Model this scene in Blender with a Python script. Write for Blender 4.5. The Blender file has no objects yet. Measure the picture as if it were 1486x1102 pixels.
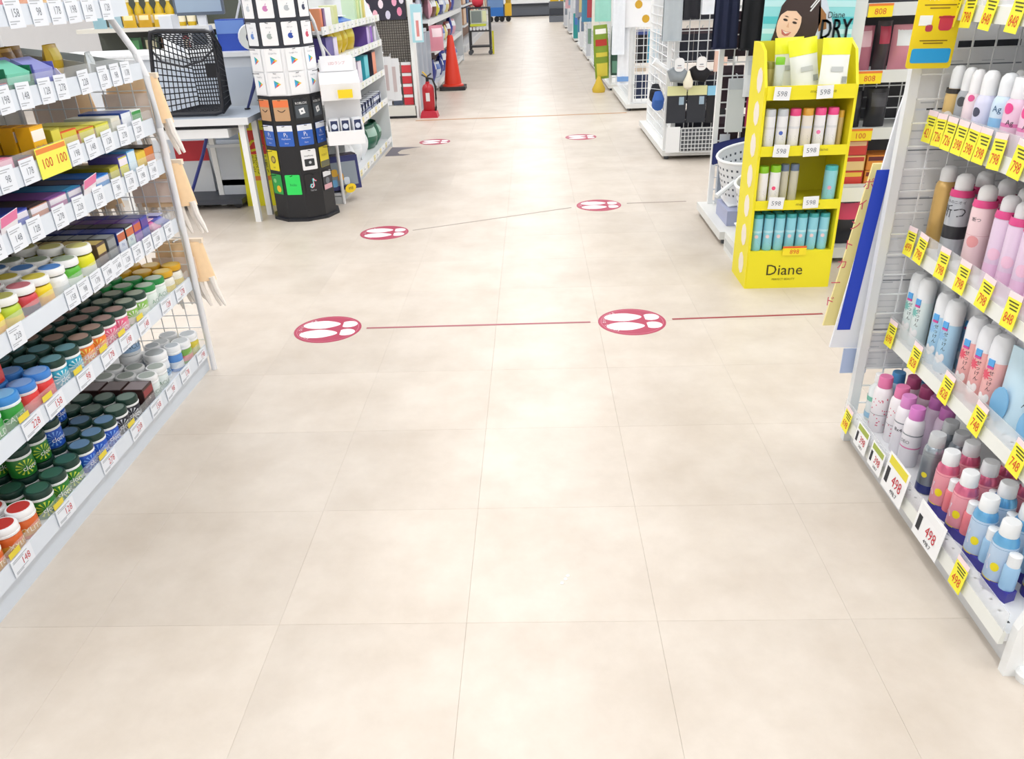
import bpy, math, random
from mathutils import Vector, Matrix
random.seed(11)
scene = bpy.context.scene
COL = scene.collection
PI = math.pi

# ------------------------------------------------------------------ camera
FOCAL, PITCH, ROLL, YAW, CAM_H = 1133.07, 0.472123, -0.0381870, -0.0387207, 1.37
_fw = Vector((math.sin(YAW)*math.cos(PITCH), math.cos(YAW)*math.cos(PITCH), -math.sin(PITCH)))
_rt = Vector((math.cos(YAW), -math.sin(YAW), 0)); _up = _rt.cross(_fw)
_rt2 = _rt*math.cos(ROLL) + _up*math.sin(ROLL); _up2 = _rt2.cross(_fw)
cam_data = bpy.data.cameras.new('camera'); cam = bpy.data.objects.new('camera', cam_data); COL.objects.link(cam)
cam_data.sensor_fit = 'HORIZONTAL'; cam_data.sensor_width = 36.0; cam_data.lens = 36.0*FOCAL/1486
cam_data.clip_start = 0.05; cam_data.clip_end = 200
mw = Matrix((_rt2, _up2, -_fw)).transposed().to_4x4(); mw.translation = Vector((0, 0, CAM_H)); cam.matrix_world = mw
scene.camera = cam
# ------------------------------------------------------------------ world, light, exposure
scene.view_settings.view_transform = 'Standard'
scene.view_settings.look = 'None'
scene.view_settings.gamma = 1.0
scene.view_settings.use_curve_mapping = False
scene.view_settings.exposure = 1.8
world = bpy.data.worlds.new('world'); scene.world = world; world.use_nodes = True
world.node_tree.nodes['Background'].inputs[0].default_value = (0.95, 0.98, 1.0, 1)
world.node_tree.nodes['Background'].inputs[1].default_value = 0.35
CEIL = 3.05
def strip_light(x, y0, y1, power, w=0.32):
    l = bpy.data.lights.new('fluorescent_row', 'AREA'); l.shape = 'RECTANGLE'
    l.size = w; l.size_y = y1-y0; l.energy = power; l.color = (0.955, 0.965, 1.0)
    o = bpy.data.objects.new('fluorescent_row', l); COL.objects.link(o); o.location = (x, (y0+y1)/2, CEIL-0.06)
for _x in (-4.8, -2.4, 0.0, 2.4, 4.8):
    for _y0, _y1 in ((-3.5, 3.5), (3.8, 11.0), (11.3, 24.0), (24.3, 39.5)):
        strip_light(_x, _y0, _y1, (3.0 if _y0 < 11 else 2.1)*(_y1-_y0))

# ------------------------------------------------------------------ helpers
def lin(h):
    h = h.lstrip('#'); out = []
    for i in (0, 2, 4):
        c = int(h[i:i+2], 16)/255
        out.append(c/12.92 if c <= 0.04045 else ((c+0.055)/1.055)**2.4)
    return tuple(out)+(1,)
MATS = {}
def mat(hexc, rough=0.45, metal=0.0, alpha=1.0, noise=0.0, scale=30.0, emit=0.0):
    key = (hexc, rough, metal, alpha, noise, scale, emit)
    if key in MATS: return MATS[key]
    m = bpy.data.materials.new('surface_'+hexc.lstrip('#')); m.use_nodes = True
    nt = m.node_tree; b = nt.nodes['Principled BSDF']
    b.inputs['Base Color'].default_value = lin(hexc)
    b.inputs['Roughness'].default_value = rough; b.inputs['Metallic'].default_value = metal
    b.inputs['Alpha'].default_value = alpha
    if emit:
        b.inputs['Emission Color'].default_value = lin(hexc); b.inputs['Emission Strength'].default_value = emit
    if noise:
        tc = nt.nodes.new('ShaderNodeTexCoord'); n = nt.nodes.new('ShaderNodeTexNoise'); n.inputs['Scale'].default_value = scale
        n.inputs['Detail'].default_value = 4
        h = nt.nodes.new('ShaderNodeHueSaturation'); mr = nt.nodes.new('ShaderNodeMapRange')
        mr.inputs[3].default_value = 1-noise; mr.inputs[4].default_value = 1+noise
        h.inputs['Color'].default_value = lin(hexc)
        nt.links.new(tc.outputs['Object'], n.inputs['Vector']); nt.links.new(n.outputs['Fac'], mr.inputs[0])
        nt.links.new(mr.outputs[0], h.inputs['Value']); nt.links.new(h.outputs[0], b.inputs['Base Color'])
    MATS[key] = m
    return m
_texts = {}
def text_geo(s, size):
    key = s
    if key not in _texts:
        c = bpy.data.curves.new('t', 'FONT'); c.body = s; c.size = 1.0; c.align_x = 'CENTER'; c.align_y = 'CENTER'; c.resolution_u = 2
        o = bpy.data.objects.new('t', c); me = bpy.data.meshes.new_from_object(o)
        _texts[key] = ([tuple(v.co[:2]) for v in me.vertices], [tuple(p.vertices) for p in me.polygons])
        bpy.data.objects.remove(o); bpy.data.curves.remove(c); bpy.data.meshes.remove(me)
    v, f = _texts[key]
    return [(x*size, y*size) for x, y in v], f
class MB:
    """collects shapes, then links them as ONE mesh object"""
    def __init__(s): s.v = []; s.f = []; s.m = []
    def add(s, vs, fs, mi=0):
        o = len(s.v); s.v += [tuple(v) for v in vs]; s.f += [tuple(i+o for i in f) for f in fs]; s.m += [mi]*len(fs); return s
    def box(s, x0, x1, y0, y1, z0, z1, mi=0, M=None):
        vs = [Vector((x, y, z)) for z in (z0, z1) for y in (y0, y1) for x in (x0, x1)]
        if M is not None: vs = [M @ v for v in vs]
        return s.add(vs, [(0, 2, 3, 1), (4, 5, 7, 6), (0, 1, 5, 4), (2, 6, 7, 3), (0, 4, 6, 2), (1, 3, 7, 5)], mi)
    def lathe(s, prof, n=20, cx=0, cy=0, mi=0, sx=1.0, sy=1.0, caps=True):
        vs = []; fs = []; k = len(prof)
        for r, z in prof:
            for i in range(n):
                a = 2*PI*i/n; vs.append((cx+r*sx*math.cos(a), cy+r*sy*math.sin(a), z))
        for j in range(k-1):
            for i in range(n):
                a = j*n+i; b = j*n+(i+1) % n; fs.append((a, b, b+n, a+n))
        if caps: fs.append(tuple(range(n-1, -1, -1))); fs.append(tuple((k-1)*n+i for i in range(n)))
        return s.add(vs, fs, mi)
    def tube(s, pts, r, n=8, mi=0, closed=False, taper=None):
        pts = [Vector(p) for p in pts]; k = len(pts); vs = []; fs = []
        ref = Vector((0, 0, 1))
        for i, p in enumerate(pts):
            if closed: d = pts[(i+1) % k]-pts[i-1]
            else: d = pts[min(i+1, k-1)]-pts[max(i-1, 0)]
            d.normalize()
            u = d.cross(ref)
            if u.length < 0.05: u = d.cross(Vector((0, 1, 0)))
            u.normalize(); w = d.cross(u); rr = r if taper is None else taper[i]
            for j in range(n):
                a = 2*PI*j/n; vs.append(p+u*rr*math.cos(a)+w*rr*math.sin(a))
        rng = k if closed else k-1
        for i in range(rng):
            for j in range(n):
                a = i*n+j; b = i*n+(j+1) % n; c = ((i+1) % k)*n
                fs.append((a, c+j, c+(j+1) % n, b))
        if not closed: fs.append(tuple(range(n))); fs.append(tuple((k-1)*n+j for j in range(n-1, -1, -1)))
        return s.add(vs, fs, mi)
    def prism(s, poly, a, b, axis='y', mi=0, M=None):
        """polygon extruded from a to b; axis x: (y,z), y: (x,z), z: (x,y)"""
        n = len(poly); f = {'x': lambda p, t: (t, p[0], p[1]), 'y': lambda p, t: (p[0], t, p[1]), 'z': lambda p, t: (p[0], p[1], t)}[axis]
        vs = [Vector(f(p, a)) for p in poly]+[Vector(f(p, b)) for p in poly]
        if M is not None: vs = [M @ v for v in vs]
        fs = [tuple(range(n)), tuple(range(2*n-1, n-1, -1))]+[(i, i+n, (i+1) % n+n, (i+1) % n) for i in range(n)]
        return s.add(vs, fs, mi)
    def grid(s, fn, nu, nv, mi=0):
        vs = [fn(i/nu, j/nv) for j in range(nv+1) for i in range(nu+1)]
        fs = [(j*(nu+1)+i, j*(nu+1)+i+1, (j+1)*(nu+1)+i+1, (j+1)*(nu+1)+i) for j in range(nv) for i in range(nu)]
        return s.add(vs, fs, mi)
    def text(s, t, size, fn, mi=0, sx=1.0):
        """fn maps a flat text point (right, up) to 3-D"""
        v, f = text_geo(t, size)
        return s.add([fn(x*sx, y) for x, y in v], f, mi)
    def mesh(s, name, mats, smooth=False):
        me = bpy.data.meshes.new(name); me.from_pydata([tuple(v) for v in s.v], [], s.f)
        for m in (mats if isinstance(mats, (list, tuple)) else [mats]): me.materials.append(m)
        if any(s.m): me.polygons.foreach_set('material_index', s.m)
        if smooth: me.shade_smooth(); me.set_sharp_from_angle(angle=0.7)
        me.update(); return me
    def build(s, name, mats, parent=None, smooth=False, loc=None, rot=None):
        return link(name, s.mesh(name, mats, smooth), parent, loc, rot)
def link(name, me, parent=None, loc=None, rot=None):
    o = bpy.data.objects.new(name, me); COL.objects.link(o)
    if loc: o.location = loc
    if rot: o.rotation_euler = rot
    o.parent = parent
    return o
def tag(o, label, cat, group=None):
    o['label'] = label; o['category'] = cat
    if group: o['group'] = group
    return o
def thing(name, label, cat, group=None, loc=(0, 0, 0), rot=(0, 0, 0)):
    o = bpy.data.objects.new(name, None); COL.objects.link(o); o.empty_display_size = 0.02
    o.location = loc; o.rotation_euler = rot
    return tag(o, label, cat, group)
def structure(o): o['kind'] = 'structure'; return o
def copy_tree(o, parent=None):
    c = o.copy(); COL.objects.link(c); c.parent = parent
    for ch in list(o.children): copy_tree(ch, c)
    return c
PROTOS = {}
def place(key, maker, label, loc, rz=0.0, group=None, rot=None):
    """first use moves the prototype itself, later uses copy it with its parts"""
    if key not in PROTOS: PROTOS[key] = maker(); o = PROTOS[key]
    else: o = copy_tree(PROTOS[key])
    o.location = loc; o.rotation_euler = rot if rot else (0, 0, rz); o['label'] = label
    if group: o['group'] = group
    return o
ORD = ['first', 'second', 'third', 'fourth', 'fifth', 'sixth', 'seventh', 'eighth', 'ninth', 'tenth', 'eleventh', 'twelfth', 'thirteenth',
       'fourteenth', 'fifteenth', 'sixteenth', 'seventeenth', 'eighteenth', 'nineteenth', 'twentieth']
fX = lambda x0, y0=0, z0=0: (lambda a, b: (x0, y0+a, z0+b))          # text seen from +X
fNX = lambda x0, y0=0, z0=0: (lambda a, b: (x0, y0-a, z0+b))         # seen from -X
fNY = lambda y0, x0=0, z0=0: (lambda a, b: (x0+a, y0, z0+b))         # seen from -Y
fZ = lambda z0, x0=0, y0=0: (lambda a, b: (x0+a, y0+b, z0))          # seen from above
def wrap(r, z0, a0=0.0): return lambda a, b: (r*math.cos(a0+a/r), r*math.sin(a0+a/r), z0+b)
def patch(mb, fn, rad, n=14, rings=4, mi=0):
    # a round spot that follows a curved surface
    vs = [fn(0, 0)]; fs = []
    for k in range(1, rings+1):
        for i in range(n): a = 2*PI*i/n; vs.append(fn(*rad(a, k/rings)))
    fs += [(0, i+1, (i+1) % n+1) for i in range(n)]
    for k in range(rings-1):
        for i in range(n): fs.append((1+k*n+i, 1+(k+1)*n+i, 1+(k+1)*n+(i+1) % n, 1+k*n+(i+1) % n))
    return mb.add(vs, fs, mi)
def rrect(w, h, r, n=4):
    out = []
    for cx, cy, a0 in ((w/2-r, h/2-r, 0), (-w/2+r, h/2-r, PI/2), (-w/2+r, -h/2+r, PI), (w/2-r, -h/2+r, 1.5*PI)):
        for i in range(n+1): a = a0+PI/2*i/n; out.append((cx+r*math.cos(a), cy+r*math.sin(a)))
    return out
WHITE = mat('#e9eaec', 0.4); PAPER = mat('#eff1f3', 0.6); INK = mat('#25272e', 0.6); GREYINK = mat('#7b8088', 0.6)
METAL = mat('#e4e6e6', 0.35); STEEL = mat('#c9cdd0', 0.35, 0.6); BLACK = mat('#15161a', 0.45); CLEAR = mat('#f2f6f8', 0.2, 0, 0.13)
RED = mat('#c0262c', 0.45); YELLOW = mat('#f4e21a', 0.5); ORANGEINK = mat('#e2562a', 0.6); CLEARBAG = mat('#f2f5f6', 0.12, 0, 0.3)

# ------------------------------------------------------------------ the room
def tile_material(name, base, joints=False):
    m = bpy.data.materials.new(name); m.use_nodes = True; nt = m.node_tree; b = nt.nodes['Principled BSDF']
    tc = nt.nodes.new('ShaderNodeTexCoord'); geo = nt.nodes.new('ShaderNodeNewGeometry')
    n1 = nt.nodes.new('ShaderNodeTexNoise'); n1.inputs['Scale'].default_value = 3.2; n1.inputs['Detail'].default_value = 7; n1.inputs['Roughness'].default_value = 0.62
    n2 = nt.nodes.new('ShaderNodeTexNoise'); n2.inputs['Scale'].default_value = 16; n2.inputs['Detail'].default_value = 6; n2.inputs['Roughness'].default_value = 0.7
    nt.links.new(geo.outputs['Position'], n1.inputs['Vector']); nt.links.new(geo.outputs['Position'], n2.inputs['Vector'])
    cr = nt.nodes.new('ShaderNodeValToRGB')
    cr.color_ramp.elements[0].position = 0.3; cr.color_ramp.elements[0].color = lin('#c5baac')
    cr.color_ramp.elements[1].position = 0.66; cr.color_ramp.elements[1].color = lin('#d5ccc0')
    nt.links.new(n1.outputs['Fac'], cr.inputs[0])
    hs = nt.nodes.new('ShaderNodeHueSaturation'); nt.links.new(cr.outputs[0], hs.inputs['Color'])
    oi = nt.nodes.new('ShaderNodeObjectInfo')
    add = nt.nodes.new('ShaderNodeMath'); add.operation = 'MULTIPLY_ADD'; add.inputs[1].default_value = 0.07; add.inputs[2].default_value = 0.935
    nt.links.new(oi.outputs['Random'], add.inputs[0])
    a2 = nt.nodes.new('ShaderNodeMath'); a2.operation = 'MULTIPLY_ADD'; a2.inputs[1].default_value = 0.10
    nt.links.new(n2.outputs['Fac'], a2.inputs[0]); nt.links.new(add.outputs[0], a2.inputs[2])
    nt.links.new(a2.outputs[0], hs.inputs['Value']); col = hs.outputs[0]
    if joints:
        mp = nt.nodes.new('ShaderNodeMapping'); mp.inputs['Location'].default_value = (-TILE_X0, -TILE_Y0, 0)
        br = nt.nodes.new('ShaderNodeTexBrick'); br.offset = 0.0; br.inputs['Scale'].default_value = 1
        br.inputs['Brick Width'].default_value = TILE; br.inputs['Row Height'].default_value = TILE
        br.inputs['Mortar Size'].default_value = 0.0012; br.inputs['Color1'].default_value = (1, 1, 1, 1)
        br.inputs['Color2'].default_value = (0.955, 0.955, 0.955, 1); br.inputs['Mortar'].default_value = (0.75, 0.72, 0.7, 1)
        nt.links.new(geo.outputs['Position'], mp.inputs['Vector']); nt.links.new(mp.outputs[0], br.inputs['Vector'])
        mx = nt.nodes.new('ShaderNodeMixRGB'); mx.blend_type = 'MULTIPLY'; mx.inputs[0].default_value = 1
        nt.links.new(col, mx.inputs[1]); nt.links.new(br.outputs['Color'], mx.inputs[2]); col = mx.outputs[0]
    nt.links.new(col, b.inputs['Base Color'])
    mr = nt.nodes.new('ShaderNodeMapRange'); mr.inputs[3].default_value = 0.35; mr.inputs[4].default_value = 0.45
    nt.links.new(n2.outputs['Fac'], mr.inputs[0]); nt.links.new(mr.outputs[0], b.inputs['Roughness'])
    b.inputs['Specular IOR Level'].default_value = 0.5
    bp = nt.nodes.new('ShaderNodeBump'); bp.inputs['Strength'].default_value = 0.04; bp.inputs['Distance'].default_value = 0.01
    nt.links.new(n2.outputs['Fac'], bp.inputs['Height']); nt.links.new(bp.outputs[0], b.inputs['Normal'])
    return m
TILE, TILE_X0, TILE_Y0 = 0.45572, -0.18554, 1.40038
RX0, RX1, RY0, RY1 = -7.2, 7.2, -4.0, 41.0
yn = TILE_Y0+15*TILE                                    # tiles one by one up to here
floor = structure(MB().box(RX0, RX1, RY0, RY1, -0.12, -0.0025).build('floor', mat('#8f8578', 0.7)))
tm = tile_material('vinyl_tile', '#d8cab8'); jm = tile_material('vinyl_tile_far', '#d8cab8', True)
h = TILE/2-0.0002
tb = MB(); c_ = 0.0008
vs = [(sx*h, sy*h, -0.0025) for sx, sy in ((-1, -1), (1, -1), (1, 1), (-1, 1))]+[(sx*h, sy*h, -0.0004) for sx, sy in ((-1, -1), (1, -1), (1, 1), (-1, 1))]\
    + [(sx*(h-c_), sy*(h-c_), 0) for sx, sy in ((-1, -1), (1, -1), (1, 1), (-1, 1))]
tb.add(vs, [(8, 9, 10, 11)]+[(i, (i+1) % 4, (i+1) % 4+4, i+4) for i in range(4)]+[(i+4, (i+1) % 4+4, (i+1) % 4+8, i+8) for i in range(4)])
tme = tb.mesh('floor_tile', tm)
ntile = 0
I0, I1, J0 = -5, 4, -2
for j in range(J0, 15):
    for i in range(I0, I1):
        link('floor_tile', tme, floor, (TILE_X0+(i+0.5)*TILE, TILE_Y0+(j+0.5)*TILE, 0)); ntile += 1
xa, xb, ya = TILE_X0+I0*TILE, TILE_X0+I1*TILE, TILE_Y0+J0*TILE
fb = MB().box(RX0, RX1, yn, RY1, -0.0025, 0).box(RX0, RX1, RY0, ya, -0.0025, 0).box(RX0, xa, ya, yn, -0.0025, 0).box(xb, RX1, ya, yn, -0.0025, 0)
o = fb.build('floor_tiles_beyond', jm, floor); o['kind'] = 'stuff'
wallm = mat('#e6e7e8', 0.7, 0, 1, 0.03, 4)
structure(MB().box(RX0, RX1, RY0, RY1, CEIL, CEIL+0.1).build('ceiling', mat('#f0f1f2', 0.8)))
structure(MB().box(RX0-0.1, RX0, RY0, RY1, -0.12, CEIL).build('wall_left', wallm))
structure(MB().box(RX1, RX1+0.1, RY0, RY1, -0.12, CEIL).build('wall_right', wallm))
structure(MB().box(RX0, RX1, RY1, RY1+0.1, -0.12, CEIL).build('wall_back', wallm))
structure(MB().box(RX0, RX1, RY0-0.1, RY0, -0.12, CEIL).build('wall_front', wallm))

# ------------------------------------------------------------------ floor stickers and tape
PINK = mat('#b03a58', 0.45, 0, 1, 0.06, 40)
SOLEW = mat('#f3f1f2', 0.5)
def foot(flip):
    sole = []; heel = []
    for i in range(24):
        t = 2*PI*i/24; x = math.cos(t); y = math.sin(t)
        w = 0.045 if x < 0.2 else 0.045-0.012*(x-0.2)/0.8
        sole.append((-0.034+0.084*x, flip*0.051+w*y))
    for i in range(16):
        t = 2*PI*i/16; x = math.cos(t); y = math.sin(t)
        heel.append((max(0.062, 0.088+0.04*x), flip*0.045+0.036*y))
    return sole, heel
def sticker():
    t = thing('floor_sticker', '', 'sticker', 'queue floor stickers')
    MB().lathe([(0.15, 0.0002), (0.1495, 0.001)], 40).build('disc', PINK, t)
    b = MB()
    for i in range(48):
        a0, a1 = 2*PI*i/48, 2*PI*(i+1)/48; q = []
        for r in (0.136, 0.138):
            q += [(r*math.cos(a0), r*math.sin(a0), 0.0013), (r*math.cos(a1), r*math.sin(a1), 0.0013)]
        b.add(q, [(0, 1, 3, 2)])
    b.build('ring', mat('#d58a9c', 0.5), t)
    for f in (-1, 1):
        s_, h_ = foot(f)
        MB().prism(s_, 0.0008, 0.0016, 'z').build('sole_print', SOLEW, t); MB().prism(h_, 0.0008, 0.0016, 'z').build('heel_print', SOLEW, t)
    b = MB(); word = 'SOCIAL DISTANCE'
    for i, ch in enumerate(word):
        a = PI+0.95-1.9*i/(len(word)-1); c, s = math.cos(a), math.sin(a)
        if ch != ' ': b.text(ch, 0.02, lambda u, v, c=c, s=s: (0.122*c+v*c+u*s, 0.122*s+v*s-u*c, 0.0018))
    b.build('lettering', SOLEW, t)['kind'] = 'stuff'
    return t
STK = [(-0.945, 3.216, 'beside the near left price shelves'), (0.419, 3.223, 'in front of the yellow display'), (-0.942, 4.724, 'in front of the black card spinner'),
       (0.428, 5.241, 'level with the mesh laundry basket rack'), (-0.964, 7.794, 'nearest the fire extinguisher'), (0.454, 7.808, 'nearest the sock rack')]
for i, (x, y, d) in enumerate(STK):
    place('sticker', sticker, 'round red floor sticker with white shoe prints '+d, (x, y, 0), (0.06, 0.02, 0.05, 0, 0, 0)[i])
def tape(p, q, w, hexc, label):
    d = Vector((q[0]-p[0], q[1]-p[1], 0)); n = Vector((-d.y, d.x, 0)).normalized()*w/2; P = Vector((p[0], p[1], 0)); Q = Vector((q[0], q[1], 0))
    c = (P+Q)/2
    tag(MB().prism([(v-c)[:2] for v in (P-n, Q-n, Q+n, P+n)], 0.0001, 0.0012, 'z').build('floor_tape', mat(hexc, 0.55), loc=c), label, 'tape', 'floor tape lines')
tape((-0.77, 3.218), (0.235, 3.228), 0.014, '#a8616a', 'dull red tape line on floor joining the two nearest round stickers')
tape((0.60, 3.24), (1.27, 3.262), 0.014, '#9c4148', 'dark red tape line running from nearest right sticker under the white board')
tape((-0.77, 4.76), (0.24, 5.2), 0.012, '#a79c92', 'grey slanting tape line between the middle pair of stickers')
tape((0.62, 5.27), (1.02, 5.28), 0.012, '#9f8f86', 'short grey tape line leading to the laundry basket rack')
tape((-1.33, 9.15), (1.05, 9.24), 0.05, '#b98f66', 'brown tape strip crossing the aisle beside the fire extinguisher')
# ------------------------------------------------------------------ left gondola
LF, LB, LY0, LY1 = -1.33, -1.80, 0.95, 2.83
LRB = {'S6': 0.066, 'S5': 0.350, 'S4': 0.580, 'S3': 0.797, 'S2': 0.936, 'S1': 1.115, 'S0': 1.310}
TOP = {k: v+0.028 for k, v in LRB.items()}
def wire_panel(b, axis, u0, u1, z0, z1, at, step, r=0.0016, mi=0):
    n = max(1, round((u1-u0)/step)); m = max(1, round((z1-z0)/step))
    for i in range(n+1):
        u = u0+(u1-u0)*i/n
        if axis == 'x': b.box(u-r, u+r, at-r, at+r, z0, z1, mi)
        else: b.box(at-r, at+r, u-r, u+r, z0, z1, mi)
    for j in range(m+1):
        z = z0+(z1-z0)*j/m
        if axis == 'x': b.box(u0, u1, at-3*r, at-r, z-r, z+r, mi)
        else: b.box(at-3*r, at-r, u0, u1, z-r, z+r, mi)
    return b
g = thing('shelf_unit', 'white metal shelving full of gum bottles and sweets in the left foreground', 'shelf', loc=(LF, 1.9, 0))
def gp(mb, name, m, parent=g, **k):
    o = mb.build(name, m, parent, **k)
    if parent is g: o.matrix_parent_inverse = Matrix.Translation((-LF, -1.9, 0))
    return o
gp(MB().box(LB, LF-0.012, LY0, LY1, 0.0, 0.066), 'plinth', mat('#d0d8e1', 0.4))
for i in range(20):
    y = LY0+0.004+i*0.0938
    gp(MB().box(LB-0.02, LB, y, y+0.089, 0.09, 1.55), 'back_panel', mat('#d5d4cf', 0.5))
for k, zb in LRB.items():
    depth = 0.0 if k != 'S0' else 0.12
    sh = gp(MB().box(LB+depth, LF-0.008, LY0, LY1-0.012, zb+0.008, zb+0.028), 'shelf', mat('#e4e6e8', 0.4))
    gp(MB().prism([(LF-0.008, zb), (LF, zb), (LF-0.001, zb+0.05), (LF-0.006, zb+0.05), (LF-0.008, zb+0.02)], LY0, LY1-0.012, 'y'), 'price_rail', mat('#dbe3ec', 0.35), sh)
    gp(MB().box(LF-0.006, LF-0.004, LY0, LY1-0.012, zb+0.05, zb+0.078), 'shelf_guard', CLEAR, sh)
gp(MB().tube([(-1.52, LY1, 1.5), (-1.43, LY1, 1.36), (-1.345, LY1, 1.2), (-1.324, LY1, 1.12), (-1.318, LY1, 0.95), (-1.318, LY1, 0.5), (-1.322, LY1, 0.0)], 0.0115, 10), 'end_post', WHITE, smooth=True)
gp(MB().tube([(LB, LY1, 0), (LB, LY1, 1.55)], 0.012, 8), 'end_post', WHITE, smooth=True)
gp(wire_panel(MB(), 'x', LB, -1.335, 0.08, 1.18, LY1+0.004, 0.052), 'wire_grid', mat('#e9ebec', 0.35, 0.2))['kind'] = 'stuff'

# price cards
def card(num, bg='#e8edf4', ink='#7d838d', w=0.056, hgt=0.062, top=None, face=1, hot=None):
    def make():
        t = thing('price_card', '', 'price tag')
        MB().box(-0.0006, 0.0006, -w/2, w/2, -hgt/2, hgt/2).build('card', mat(bg, 0.55), t)
        b = MB(); fn = fX if face > 0 else fNX
        x = 0.001*face
        b.text(num, hgt*(0.40 if not hot else 0.56), fn(x, w*(0.04 if not hot else 0.14), -hgt*0.02), 0, 0.85)
        o_ = b.build('price_print', mat(hot or ink, 0.6), t); o_['kind'] = 'stuff'
        b = MB()
        for q, (yy, ww) in enumerate(((0.36, 0.7), (0.27, 0.5), (-0.36, 0.35), (-0.28, 0.6))):
            if top and q < 2: continue
            b.box(min(x, x*0.5), max(x, x*0.5), -w*0.42 if face > 0 else w*0.42-w*ww, -w*0.42+w*ww if face > 0 else w*0.42, hgt*yy-0.0012, hgt*yy+0.0012)
        o_ = b.build('small_print', mat('#b4b9c0', 0.6), t); o_['kind'] = 'stuff'
        if top: MB().box(min(x, x*0.5), max(x, x*0.5), -w*0.46, w*0.46, hgt*0.2, hgt*0.46).build('top_band', mat(top, 0.55), t)
        return t
    return make
_cards = 0
SHELFNAME = {'S6': 'bottom', 'S5': 'second', 'S4': 'third', 'S3': 'fourth', 'S2': 'fifth', 'S1': 'sixth', 'S0': 'top'}
NUMS = ['198', '158', '128', '178', '228', '148', '98', '278']
def left_cards(k, ys, z, **kw):
    for i, y in enumerate(sorted(ys, reverse=True)):
        num = NUMS[(i*3+len(k)+int(k[1])) % len(NUMS)]
        if kw.get('nums'): num = kw['nums'][i]
        args = {a: b for a, b in kw.items() if a != 'nums'}
        place(('card', num, tuple(sorted(args.items()))), card(num, **args),
              'white price card, %s from the end post on the %s shelf rail of left shelving' % (ORD[i], SHELFNAME[k] + ('' if k in ('S6', 'S0') else '-from-floor')),
              (LF+0.0025, y, z), 0, 'price cards on the left shelving', rot=(random.uniform(-0.04, 0.04), 0, 0))
left_cards('S0', [2.187, 2.296, 2.387, 2.473, 2.565, 2.675], 1.340, hgt=0.072, w=0.07)
left_cards('S1', [2.04, 2.127, 2.228, 2.308, 2.435, 2.552, 2.63, 2.703], 1.146, hgt=0.066, w=0.06)
left_cards('S2', [1.953, 2.049, 2.287, 2.381, 2.48, 2.586, 2.691], 0.968, hgt=0.064, w=0.066)
left_cards('S3', [1.83, 1.92, 2.002, 2.123, 2.228, 2.345, 2.465, 2.554, 2.64, 2.728], 0.826, hgt=0.062, w=0.062)
left_cards('S4', [2.736, 2.635, 2.562, 2.483, 2.407, 2.343, 2.281, 2.207, 2.136, 2.067, 1.796], 0.607, hgt=0.058, w=0.062)
left_cards('S5', [2.713, 2.585, 2.405, 2.276, 2.157, 2.015, 1.852, 1.742], 0.376, hgt=0.05, w=0.085, hot='#c2363f')
left_cards('S6', [2.757, 2.599, 2.47, 2.344, 2.195, 2.001, 1.747, 1.54], 0.094, hgt=0.05, w=0.085, hot='#c2363f')
def wide_card():
    t = thing('sale_card', '', 'price tag')
    MB().box(-0.0006, 0.0006, -0.075, 0.075, -0.04, 0.04).build('card', mat('#f0ee5a', 0.5), t)
    MB().box(0.0005, 0.001, -0.072, 0.072, 0.024, 0.037).build('top_band', mat('#e88a3c', 0.5), t)
    b = MB(); b.text('100', 0.036, fX(0.0012, -0.034, -0.004)).text('100', 0.036, fX(0.0012, 0.038, -0.004))
    b.build('price_print', mat('#d2452c', 0.6), t)['kind'] = 'stuff'
    return t
place('wide_card', wide_card, 'double yellow sale card reading 100 on fifth shelf rail', (LF+0.004, 2.168, 0.974))
def hot_sticker(y, z, k):
    tag(MB().box(-0.0005, 0.0005, -0.022, 0.022, -0.008, 0.008).build('sale_sticker', mat('#e3cf3c', 0.5), loc=(LF+0.0015, y, z)),
        'tiny yellow sale strip above a price card, ' + k, 'sticker', 'yellow sale strips')
for i, y in enumerate([2.39, 2.26, 2.14, 1.99, 1.83, 1.72]): hot_sticker(y, 0.412, '%s from end post on second shelf' % ORD[i])
for i, y in enumerate([2.17, 1.98, 1.73, 1.525]): hot_sticker(y, 0.130, '%s from end post on bottom shelf' % ORD[i])

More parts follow.
